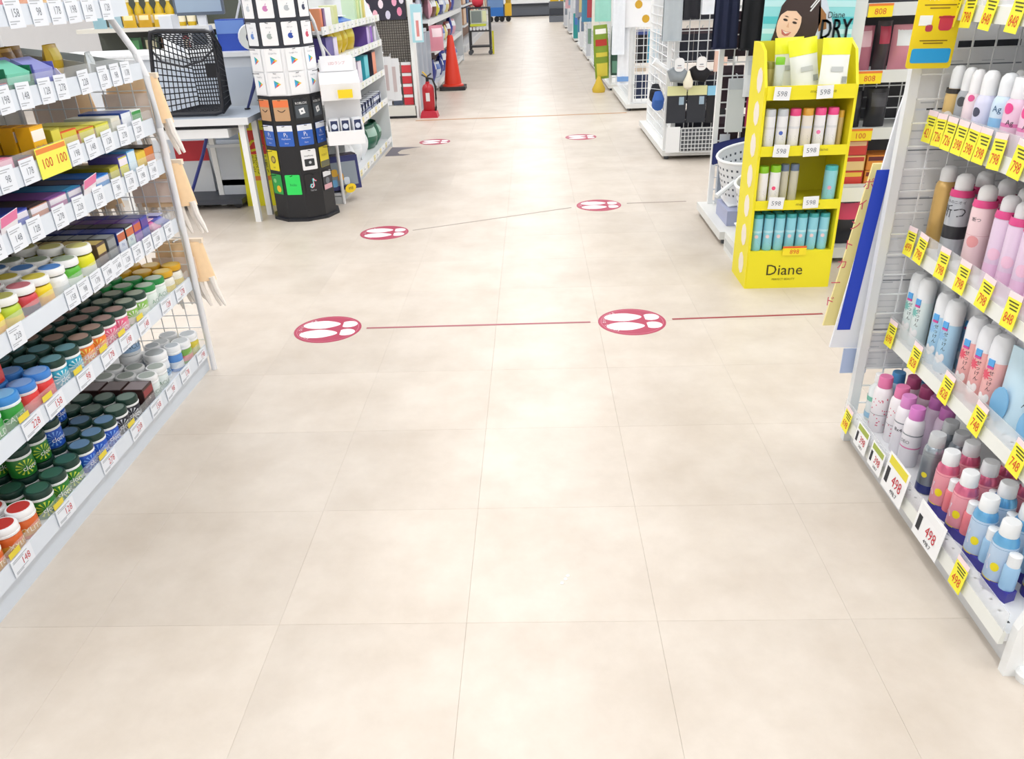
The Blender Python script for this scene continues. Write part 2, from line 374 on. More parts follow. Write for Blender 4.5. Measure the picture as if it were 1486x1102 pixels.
# gum bottles
def bottle(body, lid, disc, burst=None, word=None, wcol='#ffffff', r=0.0345, hh=0.086, ring='#f2f3f3', word2=None, band=None):
    def make():
        t = thing('gum_bottle', '', 'gum bottle')
        s = hh/0.086
        MB().lathe([(r*0.88, 0), (r*0.98, 0.003*s), (r, 0.01*s), (r, 0.048*s), (r*0.95, 0.056*s), (r*0.86, 0.061*s)], 20).build('body', mat(body, 0.3), t, True)
        if band: MB().lathe([(r*1.008, 0.012*s), (r*1.008, 0.034*s)], 20, caps=False).build('label_band', mat(band, 0.4), t, True)
        if ring: MB().lathe([(r*0.98, 0.059*s), (r*1.02, 0.0605*s), (r*1.02, 0.066*s), (r*0.98, 0.067*s)], 20).build('neck_ring', mat(ring, 0.4), t, True)
        l = MB().lathe([(r*0.97, 0.066*s), (r*1.0, 0.068*s), (r*1.0, 0.081*s), (r*0.95, 0.0855*s), (r*0.9, 0.086*s)], 24).build('lid', mat(lid, 0.35), t, True)
        MB().lathe([(r*0.80, 0.086*s), (r*0.78, 0.0866*s)], 20).build('lid_print_sheen', mat(disc, 0.4), l)  # disc colour holds print, and on dark lids a painted greyish reflection
        if burst:
            b = MB(); n = 12; w_ = wrap(r*1.012, 0.032*s, -0.2)
            for i in range(n):
                a = 2*PI*i/n; q = []; S = (0.007, 0.014, 0.021, 0.027)
                for rr in S:
                    for da in (-0.012, 0.012): k_ = da*(rr-0.004)/0.0023; q.append(w_(rr*math.cos(a+k_), rr*math.sin(a+k_)*0.85))
                b.add(q, [(2*m, 2*m+1, 2*m+3, 2*m+2) for m in range(3)])
            b.build('sunburst', mat(burst, 0.4), t)
        if word:
            b = MB(); b.text(word, 0.021*s, wrap(r*1.02, 0.028*s, 0.35))
            if word2: b.text(word2, 0.011*s, wrap(r*1.02, 0.014*s, 0.3))
            b.build('lettering', mat(wcol, 0.4), t)['kind'] = 'stuff'
        return t
    return make
DG = '#17382f'
KINDS = {
    'xylitol': (bottle('#d9682f', '#f4f5f6', '#c23a35', None, 'XYLITOL', '#fff4d8', band='#d8a03c'), 'white-lidded gum bottle with red disc'),
    'green': (bottle('#257a2e', DG, '#2b5a4c', '#cfe04a', 'clorets'), 'green gum bottle with dark lid'),
    'blue': (bottle('#1f55bd', DG, '#5d7fa0', '#7fb0f0', 'clorets'), 'blue gum bottle with dark lid'),
    'black': (bottle('#2c2f38', DG, '#6d8078', '#d8dde2', 'clorets'), 'black gum bottle with dark lid'),
    'white': (bottle('#dfe8e6', '#eceeee', '#a9b3ac', None, 'ACUO', '#6f8f7a', band='#c9d8d0'), 'small white gum bottle'),
    'bigwhite': (bottle('#e8edf2', '#f0f2f3', '#aab2b5', None, 'ACUO', '#46657f', r=0.041, hh=0.105, band='#9cbde0'), 'large white gum bottle'),
    'skyblue': (bottle('#5c93d6', '#eef1f3', '#aeb8bf', None, None, band='#e9eff4', r=0.029, hh=0.1), 'slim pale blue gum bottle'),
    'fruit': (bottle('#7fae52', '#eef1f3', '#c2c9cc', None, None, band='#e27f82'), 'white-lidded fruit gum bottle'),
    'lemon': (bottle('#d9c94a', '#eef1f3', '#b9c0c4', None, None, band='#cfd38a'), 'white-lidded lemon gum bottle'),
    'amber': (bottle('#eeece0', '#d8a51e', '#d9b956', None, None, ring=None, band='#e8d257'), 'yellow-lidded gum bottle'),
    'mint': (bottle('#e4eee8', '#1f8a43', '#a7b4a6', None, 'ACUO', '#2f8f52'), 'white gum bottle with green lid'),
    'garden': (bottle('#8ec45a', DG, '#939c8c', '#f2f6e8', None, '#ffffff', band='#e7efe0'), 'pale green gum bottle with dark lid'),
    'pink': (bottle('#e8688c', DG, '#9a7f78', '#fbd5de', 'clorets'), 'pink gum bottle with dark lid'),
    'orange': (bottle('#ec7d2c', DG, '#9a7f72', '#f8e06a', 'clorets'), 'orange gum bottle with dark lid'),
    'teal': (bottle('#2ba6c4', DG, '#5e8a92', '#d6f2f6', 'clorets'), 'turquoise gum bottle with dark lid'),
    'red': (bottle('#e2403f', '#3d82cf', '#7f9fd0', None, None, ring='#f0dcdc', band='#e5615c'), 'red gum bottle with blue lid'),
    'recaldent': (bottle('#2f9a3a', '#3f8fd6', '#79b4dd', None, 'RECALDENT', '#e8f5e4', r=0.038, hh=0.095, ring='#e9f2f6'), 'wide green gum bottle, blue lid'),
    'violet': (bottle('#8757b0', '#eceef2', '#a9b6d0', None, None, band='#efe7f4'), 'purple gum bottle with white lid'),
    'limelid': (bottle('#b7cf3a', '#f1f3ef', '#a9a85a', None, None, ring=None, band='#e9d34b', r=0.0365), 'lime gum bottle with white lid'),
    'redlabel': (bottle('#cf3f4a', '#f3f3f3', '#c2707a', None, None, ring=None, band='#54405e', r=0.0365), 'red-label gum bottle, white lid'),
    'yellowlabel': (bottle('#ecd321', '#f3f4f1', '#cdbf4a', None, None, ring=None, band='#e8b43a', r=0.0365), 'yellow-label gum bottle, white lid'),
    'clearblue': (bottle('#eef0f0', '#f4f5f6', '#4f86cc', None, None, ring=None, band='#d9dfdf', r=0.0365), 'white gum bottle with blue disc'),
    'limegreen': (bottle('#58b431', '#f3f4f3', '#97a88e', None, None, ring=None, band='#e6efe2', r=0.0365), 'bright green-label gum bottle, white lid'),
    'tallyellow': (bottle('#e3df25', '#f6f6f2', '#cdc878', None, None, ring=None, band='#dfe2d8', r=0.0375, hh=0.1), 'tall yellow gum bottle'),
}
ROWN = ['front row', 'second row', 'third row', 'fourth row']
def column(shelf, col, kind, y, rows=3, pitch=0.076, x0=None, stack=()):
    mk, desc = KINDS[kind]; z = TOP[shelf]; hh = {'bigwhite': 0.105, 'recaldent': 0.095, 'tallyellow': 0.1, 'skyblue': 0.1}.get(kind, 0.086)
    sn = {'S6': 'bottom shelf', 'S5': 'second shelf', 'S4': 'third shelf'}[shelf]
    x0 = x0 or LF-0.0475
    for r in range(rows):
        place(kind, mk, '%s, %s, %s column from end post, %s' % (desc, sn, ORD[col], ROWN[r]),
              (x0-r*pitch, y+random.uniform(-0.003, 0.003), z), random.uniform(-0.75, -0.15), 'gum bottles on the left shelving')
    for r in stack:
        place(kind, mk, '%s stacked, %s, %s column from post, %s' % (desc, sn, ORD[col], ROWN[r]),
              (x0-r*pitch-0.002, y, z+hh+0.001), random.uniform(-0.75, -0.15), 'gum bottles on the left shelving')
for c_i, (kind, y, st, rows) in enumerate([('lemon', 2.785, (), 2), ('fruit', 2.712, (), 2), ('skyblue', 2.645, (), 2), ('bigwhite', 2.57, (1,), 2), ('white', 2.492, (), 3), ('white', 2.42, (), 3)]):
    column('S6', c_i, kind, y, rows, 0.076 if kind != 'bigwhite' else 0.09, None if kind != 'bigwhite' else LF-0.08, st)
for c_i, (kind, y, st) in enumerate([('black', 2.262, ()), ('black', 2.186, ()), ('blue', 2.11, (2,)), ('blue', 2.036, ()), ('blue', 1.962, (1,)), ('green', 1.886, (1,)), ('green', 1.81, (1, 2)),
                                      ('green', 1.736, (2,)), ('xylitol', 1.652, ()), ('xylitol', 1.575, ()), ('xylitol', 1.498, ())]):
    column('S6', c_i+8, kind, y, 3, 0.076, None, st)
for c_i, (kind, y, st) in enumerate([('amber', 2.785, ()), ('amber', 2.71, ()), ('mint', 2.634, ()), ('mint', 2.56, ()), ('garden', 2.485, ()), ('garden', 2.41, ()), ('pink', 2.335, ()), ('pink', 2.26, ()), ('orange', 2.186, ()), ('orange', 2.112, ()),
                                      ('teal', 2.036, ()), ('teal', 1.962, ()), ('red', 1.888, ()), ('red', 1.814, (1,)), ('recaldent', 1.732, (1,)), ('recaldent', 1.65, ()), ('violet', 1.572, ())]):
    column('S5', c_i, kind, y, 3, 0.076 if kind != 'recaldent' else 0.082, None, st)
for c_i, (kind, y, st) in enumerate([('tallyellow', 2.237, ()), ('limegreen', 2.158, ()), ('clearblue', 2.082, ()), ('yellowlabel', 2.006, ()), ('redlabel', 1.93, ()), ('limelid', 1.854, ()), ('yellowlabel', 1.778, ())]):
    column('S4', c_i+8, kind, y, 3, 0.08, None, st)

# boxed sweets: a carton with a printed front and a printed top
def carton(body, front, w, d, hgt, word=None, wcol='#ffffff', band=None, top=None, name='sweet_box', cat='box', rough=0.4, size=None):
    def make():
        t = thing(name, '', cat)
        MB().box(-d/2, d/2, -w/2, w/2, 0, hgt).build('carton', mat(body, rough), t)
        MB().box(d/2, d/2+0.0006, -w*0.46, w*0.46, hgt*0.05, hgt*0.95).build('front_print', mat(front, rough), t)
        if band: MB().box(d/2, d/2+0.0011, -w*0.46, w*0.46, hgt*0.62, hgt*0.9).build('colour_band', mat(band, rough), t)
        if top: MB().box(-d*0.46, d*0.46, -w*0.44, w*0.44, hgt, hgt+0.0006).build('top_print', mat(top, rough), t)
        if word:
            b = MB(); b.text(word, size or hgt*0.2, fX(d/2+0.0014, 0, hgt*0.45)); b.build('lettering', mat(wcol, 0.5), t)['kind'] = 'stuff'
        return t
    return make
def boxes(shelf, desc, key, maker, y, rows, pitch, x0, z=0, extra=''):
    sn = {'S6': 'bottom shelf', 'S5': 'second shelf', 'S4': 'third shelf', 'S3': 'fourth shelf', 'S2': 'fifth shelf', 'S1': 'sixth shelf', 'S0': 'top shelf'}[shelf]
    for r in range(rows):
        place(key, maker, '%s on %s%s, %s' % (desc, sn, extra, ROWN[r] if r < 4 else ORD[r]+' row'), (x0-r*pitch, y, TOP[shelf]+z), 0, 'boxed sweets on the left shelving')
XF = LF-0.012
for i, y in enumerate((2.345, 2.30)):
    pass
boxes('S6', 'dark brown chocolate gum box', 'choc', carton('#3a2422', '#4b2b2a', 0.07, 0.07, 0.085, 'X', '#d8c9b8', '#8e2f33', '#8d8385'), 2.343, 3, 0.076, XF-0.036, 0, ' nearest the white bottles')
boxes('S6', 'dark red lidded gum box', 'choc2', carton('#5a1f26', '#6d2730', 0.06, 0.07, 0.075, None, '#fff', '#b1383c', '#9a9092'), 2.41-0.13+0.0, 0, 0.076, XF-0.036)
for nm, y, a in (('gold and brown sweet box', 2.31, ('#4f3d35', '#5b463c', '#c9b26a', '#b9a35c')), ('grey metal-look sweet box', 2.375, ('#55595c', '#6d7173', '#8f9496', '#83898b')),
                 ('blue chewing sweet box', 2.44, ('#26387f', '#d5dcea', '#c0623d', '#2a3b84')), ('black and teal sweet box', 2.50, ('#22252b', '#cfe0dc', '#cc6a3f', '#2d3036')),
                 ('purple sweet box', 2.555, ('#5a2f86', '#7a4aa6', '#c9623f', '#4e2b78')), ('deep blue sweet box', 2.61, ('#2b3590', '#3d49a8', '#5d3f97', '#23296e'))):
    boxes('S4', nm, nm, carton(a[0], a[1], 0.052, 0.06, 0.085, 'Fit' if nm[0] in 'b' else None, '#2f5fa8', a[2], a[3]), y, 5, 0.064, XF-0.034)
def flatpack(body, w, d, hgt, stripe=None):
    def make():
        t = thing('sweet_packet', '', 'packet')
        b = MB()
        b.grid(lambda u, v: ((u-0.5)*d, (v-0.5)*w, hgt*(0.45+0.55*math.sin(PI*min(max(u, 0.0), 1))*math.sin(PI*v)**0.5 if 0 < v < 1 else 0.45)), 8, 6)
        b.box(-d/2, d/2, -w/2, w/2, 0, hgt*0.45)
        b.build('wrapper', mat(body, 0.3), t, True)
        if stripe: MB().box(-d*0.3, d*0.3, -w*0.34, w*0.34, hgt*0.97, hgt*1.02).build('printed_panel', mat(stripe, 0.35), t)
        return t
    return make
# third shelf far end: small packets in a clear tray
tr = thing('display_tray', 'clear plastic tray of small packets at far end of third shelf', 'tray', loc=(-1.44, 2.72, TOP['S4']))
MB().box(-0.1, 0.1, -0.075, 0.075, 0.0, 0.003).build('base', CLEAR, tr)
for sx in (-1, 1): MB().box(sx*0.1-0.001, sx*0.1+0.001, -0.075, 0.075, 0, 0.05).build('wall', CLEAR, tr)
for sy in (-1, 1): MB().box(-0.1, 0.1, sy*0.075-0.001, sy*0.075+0.001, 0, 0.05).build('wall', CLEAR, tr)
for i, (dx, dy, c, s, nm) in enumerate([(0.06, -0.04, '#d76aa8', '#f3c5dc', 'pink'), (0.06, 0.035, '#6f76c8', '#c9cbf0', 'lilac'), (-0.03, -0.04, '#b04550', '#e8c9b0', 'dark red'), (-0.03, 0.035, '#c7cbd2', '#8b93a2', 'silver')]):
    place('fp%d' % i, flatpack(c, 0.06, 0.08, 0.05, s), '%s sweet packet lying in the clear tray on third shelf' % nm, (-1.44+dx, 2.72+dy, TOP['S4']+0.004))
# fourth shelf: long flat boxes and pouches, end post to near
S3 = [('black and orange pouch', 2.765, 0.07, 0.16, 0.075, '#26211f', '#dd7f2e'), ('yellow snack pouch', 2.70, 0.07, 0.14, 0.07, '#c9a71f', '#e8c93f'), ('pale blue pouch', 2.635, 0.055, 0.12, 0.085, '#5aa6dd', '#d9ecf6'),
      ('violet sweet box', 2.572, 0.06, 0.1, 0.08, '#5d559f', '#d8d33f'), ('olive packet', 2.505, 0.06, 0.2, 0.06, '#8f8a22', '#c6bf3a'), ('bright blue biscuit box', 2.42, 0.085, 0.26, 0.05, '#1f6fc4', '#4da2e4'),
      ('pink-fronted chocolate box', 2.335, 0.07, 0.3, 0.05, '#3c3550', '#e88cb0'), ('azure chocolate box', 2.255, 0.075, 0.36, 0.05, '#2f88b8', '#6a4fa0'), ('purple chocolate box', 2.165, 0.09, 0.38, 0.05, '#7b4a8f', '#b86aa0'),
      ('brown and copper chocolate box', 2.07, 0.085, 0.3, 0.05, '#3a2a28', '#d08a6a'), ('royal blue chocolate box', 1.965, 0.11, 0.34, 0.055, '#2f3f96', '#5a6ac8'), ('maroon chocolate box', 1.86, 0.085, 0.3, 0.05, '#5a2338', '#a05a70')]
for nm, y, w, d, hg, c, f in S3:
    boxes('S3', nm, nm, carton(c, f, w, d, hg, None, '#fff', '#efe7ef' if 'box' in nm else None, c), y, 1, 0, XF-d/2-0.004)
for i, (y, c) in enumerate([(2.6, '#1f2d4a'), (2.45, '#26456f'), (2.3, '#33405e'), (2.1, '#1d2436')]):
    boxes('S3', ('navy', 'slate blue', 'steel grey', 'black')[i]+' sweet carton', 'deep%d' % i, carton(c, c, 0.12, 0.1, 0.09, None, '#fff', '#55617a', c), y, 1, 0, LB+0.055, 0, ' against the back panel')
for i, y in enumerate((2.31, 1.905)):
    def poptag():
        t = thing('shelf_talker', '', 'price tag')
        MB().box(-0.0006, 0.0006, -0.035, 0.035, 0, 0.055).build('card', mat('#f2f0f6', 0.5), t); MB().box(0.0006, 0.001, -0.034, 0.034, 0.026, 0.054).build('top_band', mat('#ee7fae', 0.5), t)
        return t
    place('talker', poptag, ('pink and white shelf talker beside the azure chocolate box', 'pink and white shelf talker in front of the royal blue box')[i], (LF-0.003, y, TOP['S3']+0.02), 0.1, rot=(0.15, 0.35, 0))
# fifth shelf
boxes('S2', 'tall yellow sweet box', 'ybox', carton('#e3a90f', '#f0b71c', 0.062, 0.041, 0.1, 'Haichu', '#5a6a8f', '#f5f0e6', '#c98d12', size=0.017), 2.165, 7, 0.049, XF-0.026)
for i, (nm, y, w, d, hg, c, f) in enumerate([('white and green pouch', 2.74, 0.07, 0.12, 0.06, '#e6eae6', '#3f9a4c'), ('blue-topped white pouch', 2.665, 0.07, 0.14, 0.065, '#2f4f9f', '#e9edf2'), ('clear white pouch', 2.59, 0.06, 0.15, 0.06, '#d6d9cf', '#e4e0cf'),
                                              ('yellow and lime packet', 2.50, 0.085, 0.2, 0.055, '#b9b62a', '#e2df52'), ('orange and lime packet', 2.405, 0.09, 0.24, 0.055, '#d9722a', '#d8d23e'), ('orange sweet packet', 2.31, 0.085, 0.22, 0.065, '#e0561f', '#d6c83c'),
                                              ('olive sweet packet', 2.245, 0.045, 0.24, 0.08, '#a8a02a', '#d9cf45'), ('grey and red packet', 2.075, 0.07, 0.2, 0.035, '#4b4650', '#e2616a'), ('pink sweet packet', 1.98, 0.09, 0.2, 0.045, '#e57aa0', '#f4c3d2')]):
    boxes('S2', nm, nm, carton(c, f, w, d, hg, None, '#fff', None, f if i in (3, 4, 5) else c), y, 1, 0, XF-d/2-0.004)
# sixth shelf: trays, pouches, dividers
def pack_tray(c, pc, n, w, label, y):
    t = thing('sweet_tray', label, 'tray', loc=(-1.55, y, TOP['S1']))
    MB().box(-0.2, 0.2, -w/2, w/2, 0, 0.03).build('tray', mat(c, 0.4), t)
    for s in (-1, 1): MB().box(-0.2, 0.2, s*w/2-0.001, s*w/2+0.001, 0, 0.07).build('side', mat(c, 0.4), t)
    for i in range(n):
        MB().prism([(0.16-i*0.068, 0.03), (0.195-i*0.068, 0.03), (0.2-i*0.068, 0.055), (0.142-i*0.068, 0.085), (0.136-i*0.068, 0.075)], -w*0.44, w*0.44, 'y').build('sweet_pack', mat(pc, 0.3), t)
    return t
pack_tray('#1d7a55', '#7fd9bb', 5, 0.115, 'dark green tray of mint packs on sixth shelf', 2.165)
pack_tray('#6a6fc4', '#9a9fdf', 5, 0.1, 'blue-violet tray of packs on sixth shelf', 2.285)
t = thing('display_divider', 'lilac divider card with purple grape print on sixth shelf', 'divider', loc=(-1.5, 2.345, TOP['S1']))
MB().prism([(-0.2, 0), (0.155, 0), (0.16, 0.035), (0.15, 0.05), (-0.2, 0.08)], -0.002, 0.002, 'y').build('card', mat('#c8bfe6', 0.45), t)
for i, (x, z) in enumerate(((0.1, 0.028), (0.05, 0.04), (0.0, 0.034), (-0.06, 0.048))):
    MB().lathe([(0.011, -0.0032), (0.011, -0.002)], 9).build('grape_print', mat('#8a55a8', 0.45), t, loc=(x, 0, z), rot=(-PI/2, 0, 0)).location.y = -0.0055
def pouch(c, c2, w, hgt, th, name='sweet_pouch', cat='pouch'):
    def make():
        t = thing(name, '', cat)
        def fn(sgn): return lambda u, v: (sgn*th*math.sin(PI*u)**0.6*math.sin(PI*min(0.92, max(0.05, v)))**0.6*0.5, (u-0.5)*w, v*hgt)
        MB().grid(fn(1), 8, 8).grid(fn(-1), 8, 8).build('bag', mat(c, 0.3), t, True)
        MB().grid(lambda u, v: (fn(1)(0.15+0.7*u, 0.55+0.35*v)[0]+0.001, (0.15+0.7*u-0.5)*w, (0.55+0.35*v)*hgt), 6, 4).build('printed_panel', mat(c2, 0.35), t, True)
        return t
    return make
for i, (x, y, rz) in enumerate([(-1.56, 2.46, 0.1), (-1.60, 2.555, -0.1), (-1.5, 2.60, 0.15)]):
    place('amberp%d' % (i == 2), pouch('#b98a10' if i < 2 else '#d9b21c', '#8a5d12' if i < 2 else '#e8cf4f', 0.1, 0.1, 0.05), ('dark amber sweet pouch nearest the lilac divider, sixth shelf', 'dark amber sweet pouch behind the bright yellow one, sixth shelf', 'bright yellow sweet pouch on sixth shelf')[i], (x, y, TOP['S1']), rz)
for i, (y, c) in enumerate([(2.40, '#b9b7b0'), (2.64, '#b4b8b6'), (2.79, '#aab0af')]):
    tag(MB().prism([(-0.21, 0), (0.19, 0), (0.19, 0.03), (0.02, 0.06), (-0.21, 0.09)], -0.0015, 0.0015, 'y').build('shelf_divider', mat(c, 0.35), loc=(-1.55, y, TOP['S1'])), ('grey shelf divider beside the amber pouches', 'grey shelf divider beside the bright yellow pouch', 'grey shelf divider next to end post')[i] + ' on sixth shelf', 'divider')
place('clearp', pouch('#dfe6e8', '#c9d0cf', 0.07, 0.07, 0.03), 'clear white pouch beside the yellow pouch on sixth shelf', (-1.42, 2.665, TOP['S1']), 0.3)
place('capbox', carton('#3a3f44', '#c94f4f', 0.1, 0.3, 0.04, None, '#fff', '#8fb8d8', '#5a5f66'), 'dark sweet box with red front at near end of sixth shelf', (XF-0.155, 2.05, TOP['S1']))
for i, (y, c, d) in enumerate([(2.2, '#6a55b8', 'violet'), (2.3, '#3f5fc0', 'blue'), (2.42, '#d0404a', 'red'), (2.54, '#d98a4a', 'orange'), (2.64, '#e0b04a', 'golden')]):
    place('topp%d' % i, pouch(c, '#e8e3ee', 0.09, 0.09, 0.05), '%s sweet pouch on the top shelf of the left shelving' % d, (LF-0.16, y, TOP['S0']))
# boards on the end post side
def gloves():
    t = thing('glove_pack', '', 'work gloves')
    ORG = mat('#fddcb0', 0.75, 0, 1, 0.05, 60); KN = mat('#f3ede6', 0.85, 0, 1, 0.08, 60)
    def cf(u, v): a = 2*PI*u; k_ = 1.0-0.22*v; return (0.118*k_*math.cos(a)-0.005, (0.028+0.004*math.cos(7*a))*math.sin(a), 0.015+0.155*v)
    MB().grid(cf, 28, 5).add([cf(i/28, 1.0) for i in range(28)], [tuple(range(28))]).add([cf(i/28, 0.0) for i in range(28)], [tuple(range(27, -1, -1))]).build('cuff', ORG, t, True)
    for i in range(9):
        x = -0.1+0.025*i; L = (0.07, 0.09, 0.1, 0.09, 0.08)[i % 5]; d = (-0.012, 0.012)[i % 2]
        MB().tube([(x, d, 0.03), (x*1.03+0.004, d, -0.02), (x*1.1+0.012, d, -L*0.7), (x*1.14+0.018, d, -L)], 0.01, 8, taper=[0.0125, 0.0115, 0.0095, 0.005]).build('finger', KN, t, True)
    MB().box(-0.105, 0.06, -0.038, -0.035, 0.035, 0.12).build('label_print', mat('#f6e2d2', 0.5), t)
    MB().box(-0.07, 0.09, -0.01, 0.01, 0.165, 0.182).build('hanger_card', mat('#f2e2cc', 0.5), t)
    MB().tube([(0, 0, 0.178), (0, -0.03, 0.184), (0, -0.055, 0.184)], 0.003, 6).build('hook', STEEL, t, True)
    return t
for i, (x, z) in enumerate([(-1.40, 0.945), (-1.38, 0.647), (-1.37, 0.35), (-1.66, 0.94), (-1.66, 0.645), (-1.66, 0.35)]):
    place('gloves', gloves, 'orange-cuffed work gloves hung on the end grid, %s, %s' % (('upper', 'middle', 'lower')[i % 3], 'beside the post' if i < 3 else 'further from the aisle'), (x, LY1+0.055, z), 0, 'work gloves on the end grid')
# ------------------------------------------------------------------ right gondola
RF, RB, RY0g, RY1g = 1.055, 1.50, 1.25, 2.205
RRB = {'R5': 0.072, 'R4': 0.352, 'R3': 0.632, 'R2': 0.945, 'R1': 1.245}
RTOP = {k: v+0.03 for k, v in RRB.items()}
rg = thing('shelf_unit', 'white metal shelving full of deodorant sprays in the right foreground', 'shelf', loc=(RF, 1.7, 0))
def rp(mb, name, m, parent=rg, **k):
    o = mb.build(name, m, parent, **k)
    if parent is rg: o.matrix_parent_inverse = Matrix.Translation((-RF, -1.7, 0))
    return o
rp(MB().box(1.005, RB, RY0g, RY1g-0.02, 0.0, 0.072), 'plinth', mat('#d9dbdc', 0.4))
for i in range(6):
    z = 0.1+i*0.24
    rp(MB().box(RB, RB+0.02, RY0g, RY1g, z, z+0.236), 'back_panel', mat('#d3d5d5', 0.5))
for k, zb in RRB.items():
    f = 0.967 if k == 'R5' else RF
    sh = rp(MB().box(f+0.012, RB, RY0g, RY1g-0.012, zb+0.008, zb+0.03), 'shelf', mat('#e7e9ea', 0.4))
    rp(MB().prism([(f, zb), (f+0.012, zb), (f+0.012, zb+0.03), (f+0.008, zb+0.036), (f+0.004, zb+0.036)], RY0g, RY1g-0.012, 'y'), 'price_rail', mat('#e8eae3', 0.35), sh)
    rp(MB().box(f+0.004, f+0.006, RY0g, RY1g-0.012, zb+0.034, zb+0.085), 'shelf_guard', mat('#f2f5f6', 0.2, 0, 0.3), sh)
    if k in ('R4', 'R5'):
        b = MB()
        for i in range(26): b.box(f+0.03, f+0.036, RY0g+0.03+i*0.035, RY0g+0.036+i*0.035, zb+0.03, zb+0.0304)
        o = rp(b, 'shelf_slots', mat('#3b3f44', 0.6), sh); o['kind'] = 'stuff'
rp(MB().box(0.985, 1.01, RY1g-0.012, RY1g+0.012, 0, 1.5), 'end_post', mat('#e3e6e6', 0.4))
rp(MB().box(RB-0.02, RB+0.02, RY1g-0.012, RY1g+0.012, 0, 1.5), 'end_post', mat('#e3e6e6', 0.4))
rp(wire_panel(MB(), 'x', 1.012, RB-0.02, 0.08, 1.42, RY1g-0.006, 0.06, 0.0019), 'wire_grid', mat('#eceeee', 0.35, 0.1))['kind'] = 'stuff'
rp(MB().prism([(0.985, 0), (1.02, 0), (1.06, 0.0), (1.06, 1.3), (1.04, 1.3), (1.02, 0.24), (0.985, 0.13)], RY0g-0.022, RY0g-0.001, 'y'), 'end_bracket', mat('#eef0ef', 0.3))
rp(MB().lathe([(0.022, 0.0), (0.026, 0.02), (0.02, 0.03)], 14, 1.03, RY0g-0.03), 'foot', mat('#f0f2f2', 0.3), smooth=True)
# yellow price tags
def ytag(num, face=-1, w=0.05, hgt=0.075, hd='#f6dfe0'):
    def make():
        t = thing('price_tag', '', 'price tag')
        fn = fNX if face < 0 else fX
        def bx(y0, y1, z0, z1, off, name, m): MB().box(min(off, off-0.0004*face), max(off, off-0.0004*face), y0, y1, z0, z1).build(name, m, t)
        MB().box(-0.0006, 0.0006, -w/2, w/2, -hgt/2, hgt*0.40).build('card', mat('#f7ef3c', 0.5), t)
        bx(-w/2, w/2, hgt*0.40, hgt/2+0.006, 0.001*face, 'header', mat(hd, 0.5))
        b = MB(); b.text(num, hgt*0.44, fn(0.0013*face, 0, -hgt*0.2), 0, 0.72); b.build('price_print', mat('#d94a2a', 0.6), t)['kind'] = 'stuff'
        b = MB()
        for q in range(3): b.box(min(0.0006*face, 0.0012*face), max(0.0006*face, 0.0012*face), -w*0.38, w*(0.36-0.1*q), hgt*(0.30-0.1*q)-0.0016, hgt*(0.30-0.1*q)+0.0016)
        b.build('small_print', mat('#57571f', 0.6), t)['kind'] = 'stuff'
        return t
    return make
RN = {'R1': 'top', 'R2': 'second', 'R3': 'third', 'R4': 'fourth', 'R5': 'bottom'}
for k, ys, nums, zc in (('R1', [2.172, 2.098, 2.005, 1.892], ['798', '798', '848', '848'], 1.268), ('R2', [2.176, 2.122, 2.068, 2.012, 1.958, 1.905, 1.838, 1.749], ['421', '726', '726', '398', '398', '398', '798', '798'], 0.984),
                        ('R3', [2.155, 2.089, 1.963, 1.859, 1.749, 1.636], ['499', '798', '798', '798', '798', '848'], 0.676), ('R4', [2.158, 1.994, 1.81, 1.65, 1.477], ['698', '828', '828', '748', '748'], 0.392),
                        ('R5', [2.146, 1.427], ['698', '498'], 0.106)):
    for i, (y, nmb) in enumerate(zip(ys, nums)):
        f = 0.967 if k == 'R5' else RF
        place(('ytag', nmb), ytag(nmb), 'yellow price tag reading %s, %s from end post on %s shelf of right shelving' % (nmb, ORD[i], RN[k]), (f-0.004, y, zc), 0, 'yellow price tags on the right shelving', rot=(random.uniform(-0.08, 0.08), 0.12, 0))
def big_card(num, w, hgt, pink):
    def make():
        t = thing('sale_card', '', 'price tag')
        MB().box(-0.0006, 0.0006, -w/2, w/2, -hgt/2, hgt/2).build('card', mat('#f4f5f5', 0.5), t)
        MB().box(-0.0012, -0.0005, -w*0.42, w*0.42, hgt*0.22, hgt*0.44).build('top_band', mat(pink, 0.5), t)
        b = MB(); b.text(num, hgt*0.42, fNX(-0.0016, -w*0.12, -hgt*0.08), 0, 0.8); b.build('price_print', mat('#c72f3d', 0.6), t)['kind'] = 'stuff'
        b = MB(); b.text(num+'.7', hgt*0.16, fNX(-0.0016, -w*0.1, -hgt*0.36)).box(-0.0014, -0.0008, w*0.28, w*0.42, -hgt*0.3, hgt*0.12)
        b.build('small_print', INK, t)['kind'] = 'stuff'
        return t
    return make
for i, (y, z, w, hg, n_, c, d) in enumerate([(2.02, 0.115, 0.085, 0.075, '398', '#a3b34a', 'smaller sale card with green band nearest the end post'), (1.91, 0.115, 0.085, 0.075, '398', '#a3b34a', 'smaller sale card with green band beside the yellow-banded card'),
                                             (1.785, 0.128, 0.125, 0.11, '498', '#e6d83a', 'large white sale card with yellow band'), (1.58, 0.118, 0.13, 0.1, '498', '#f1f2f2', 'large plain white sale card with red price')]):
    place('big%d' % i, big_card(n_, w, hg, c), d + ' on bottom rail', (0.961, y, z), 0, 'white sale cards on the bottom rail', rot=(0, 0.1, 0))

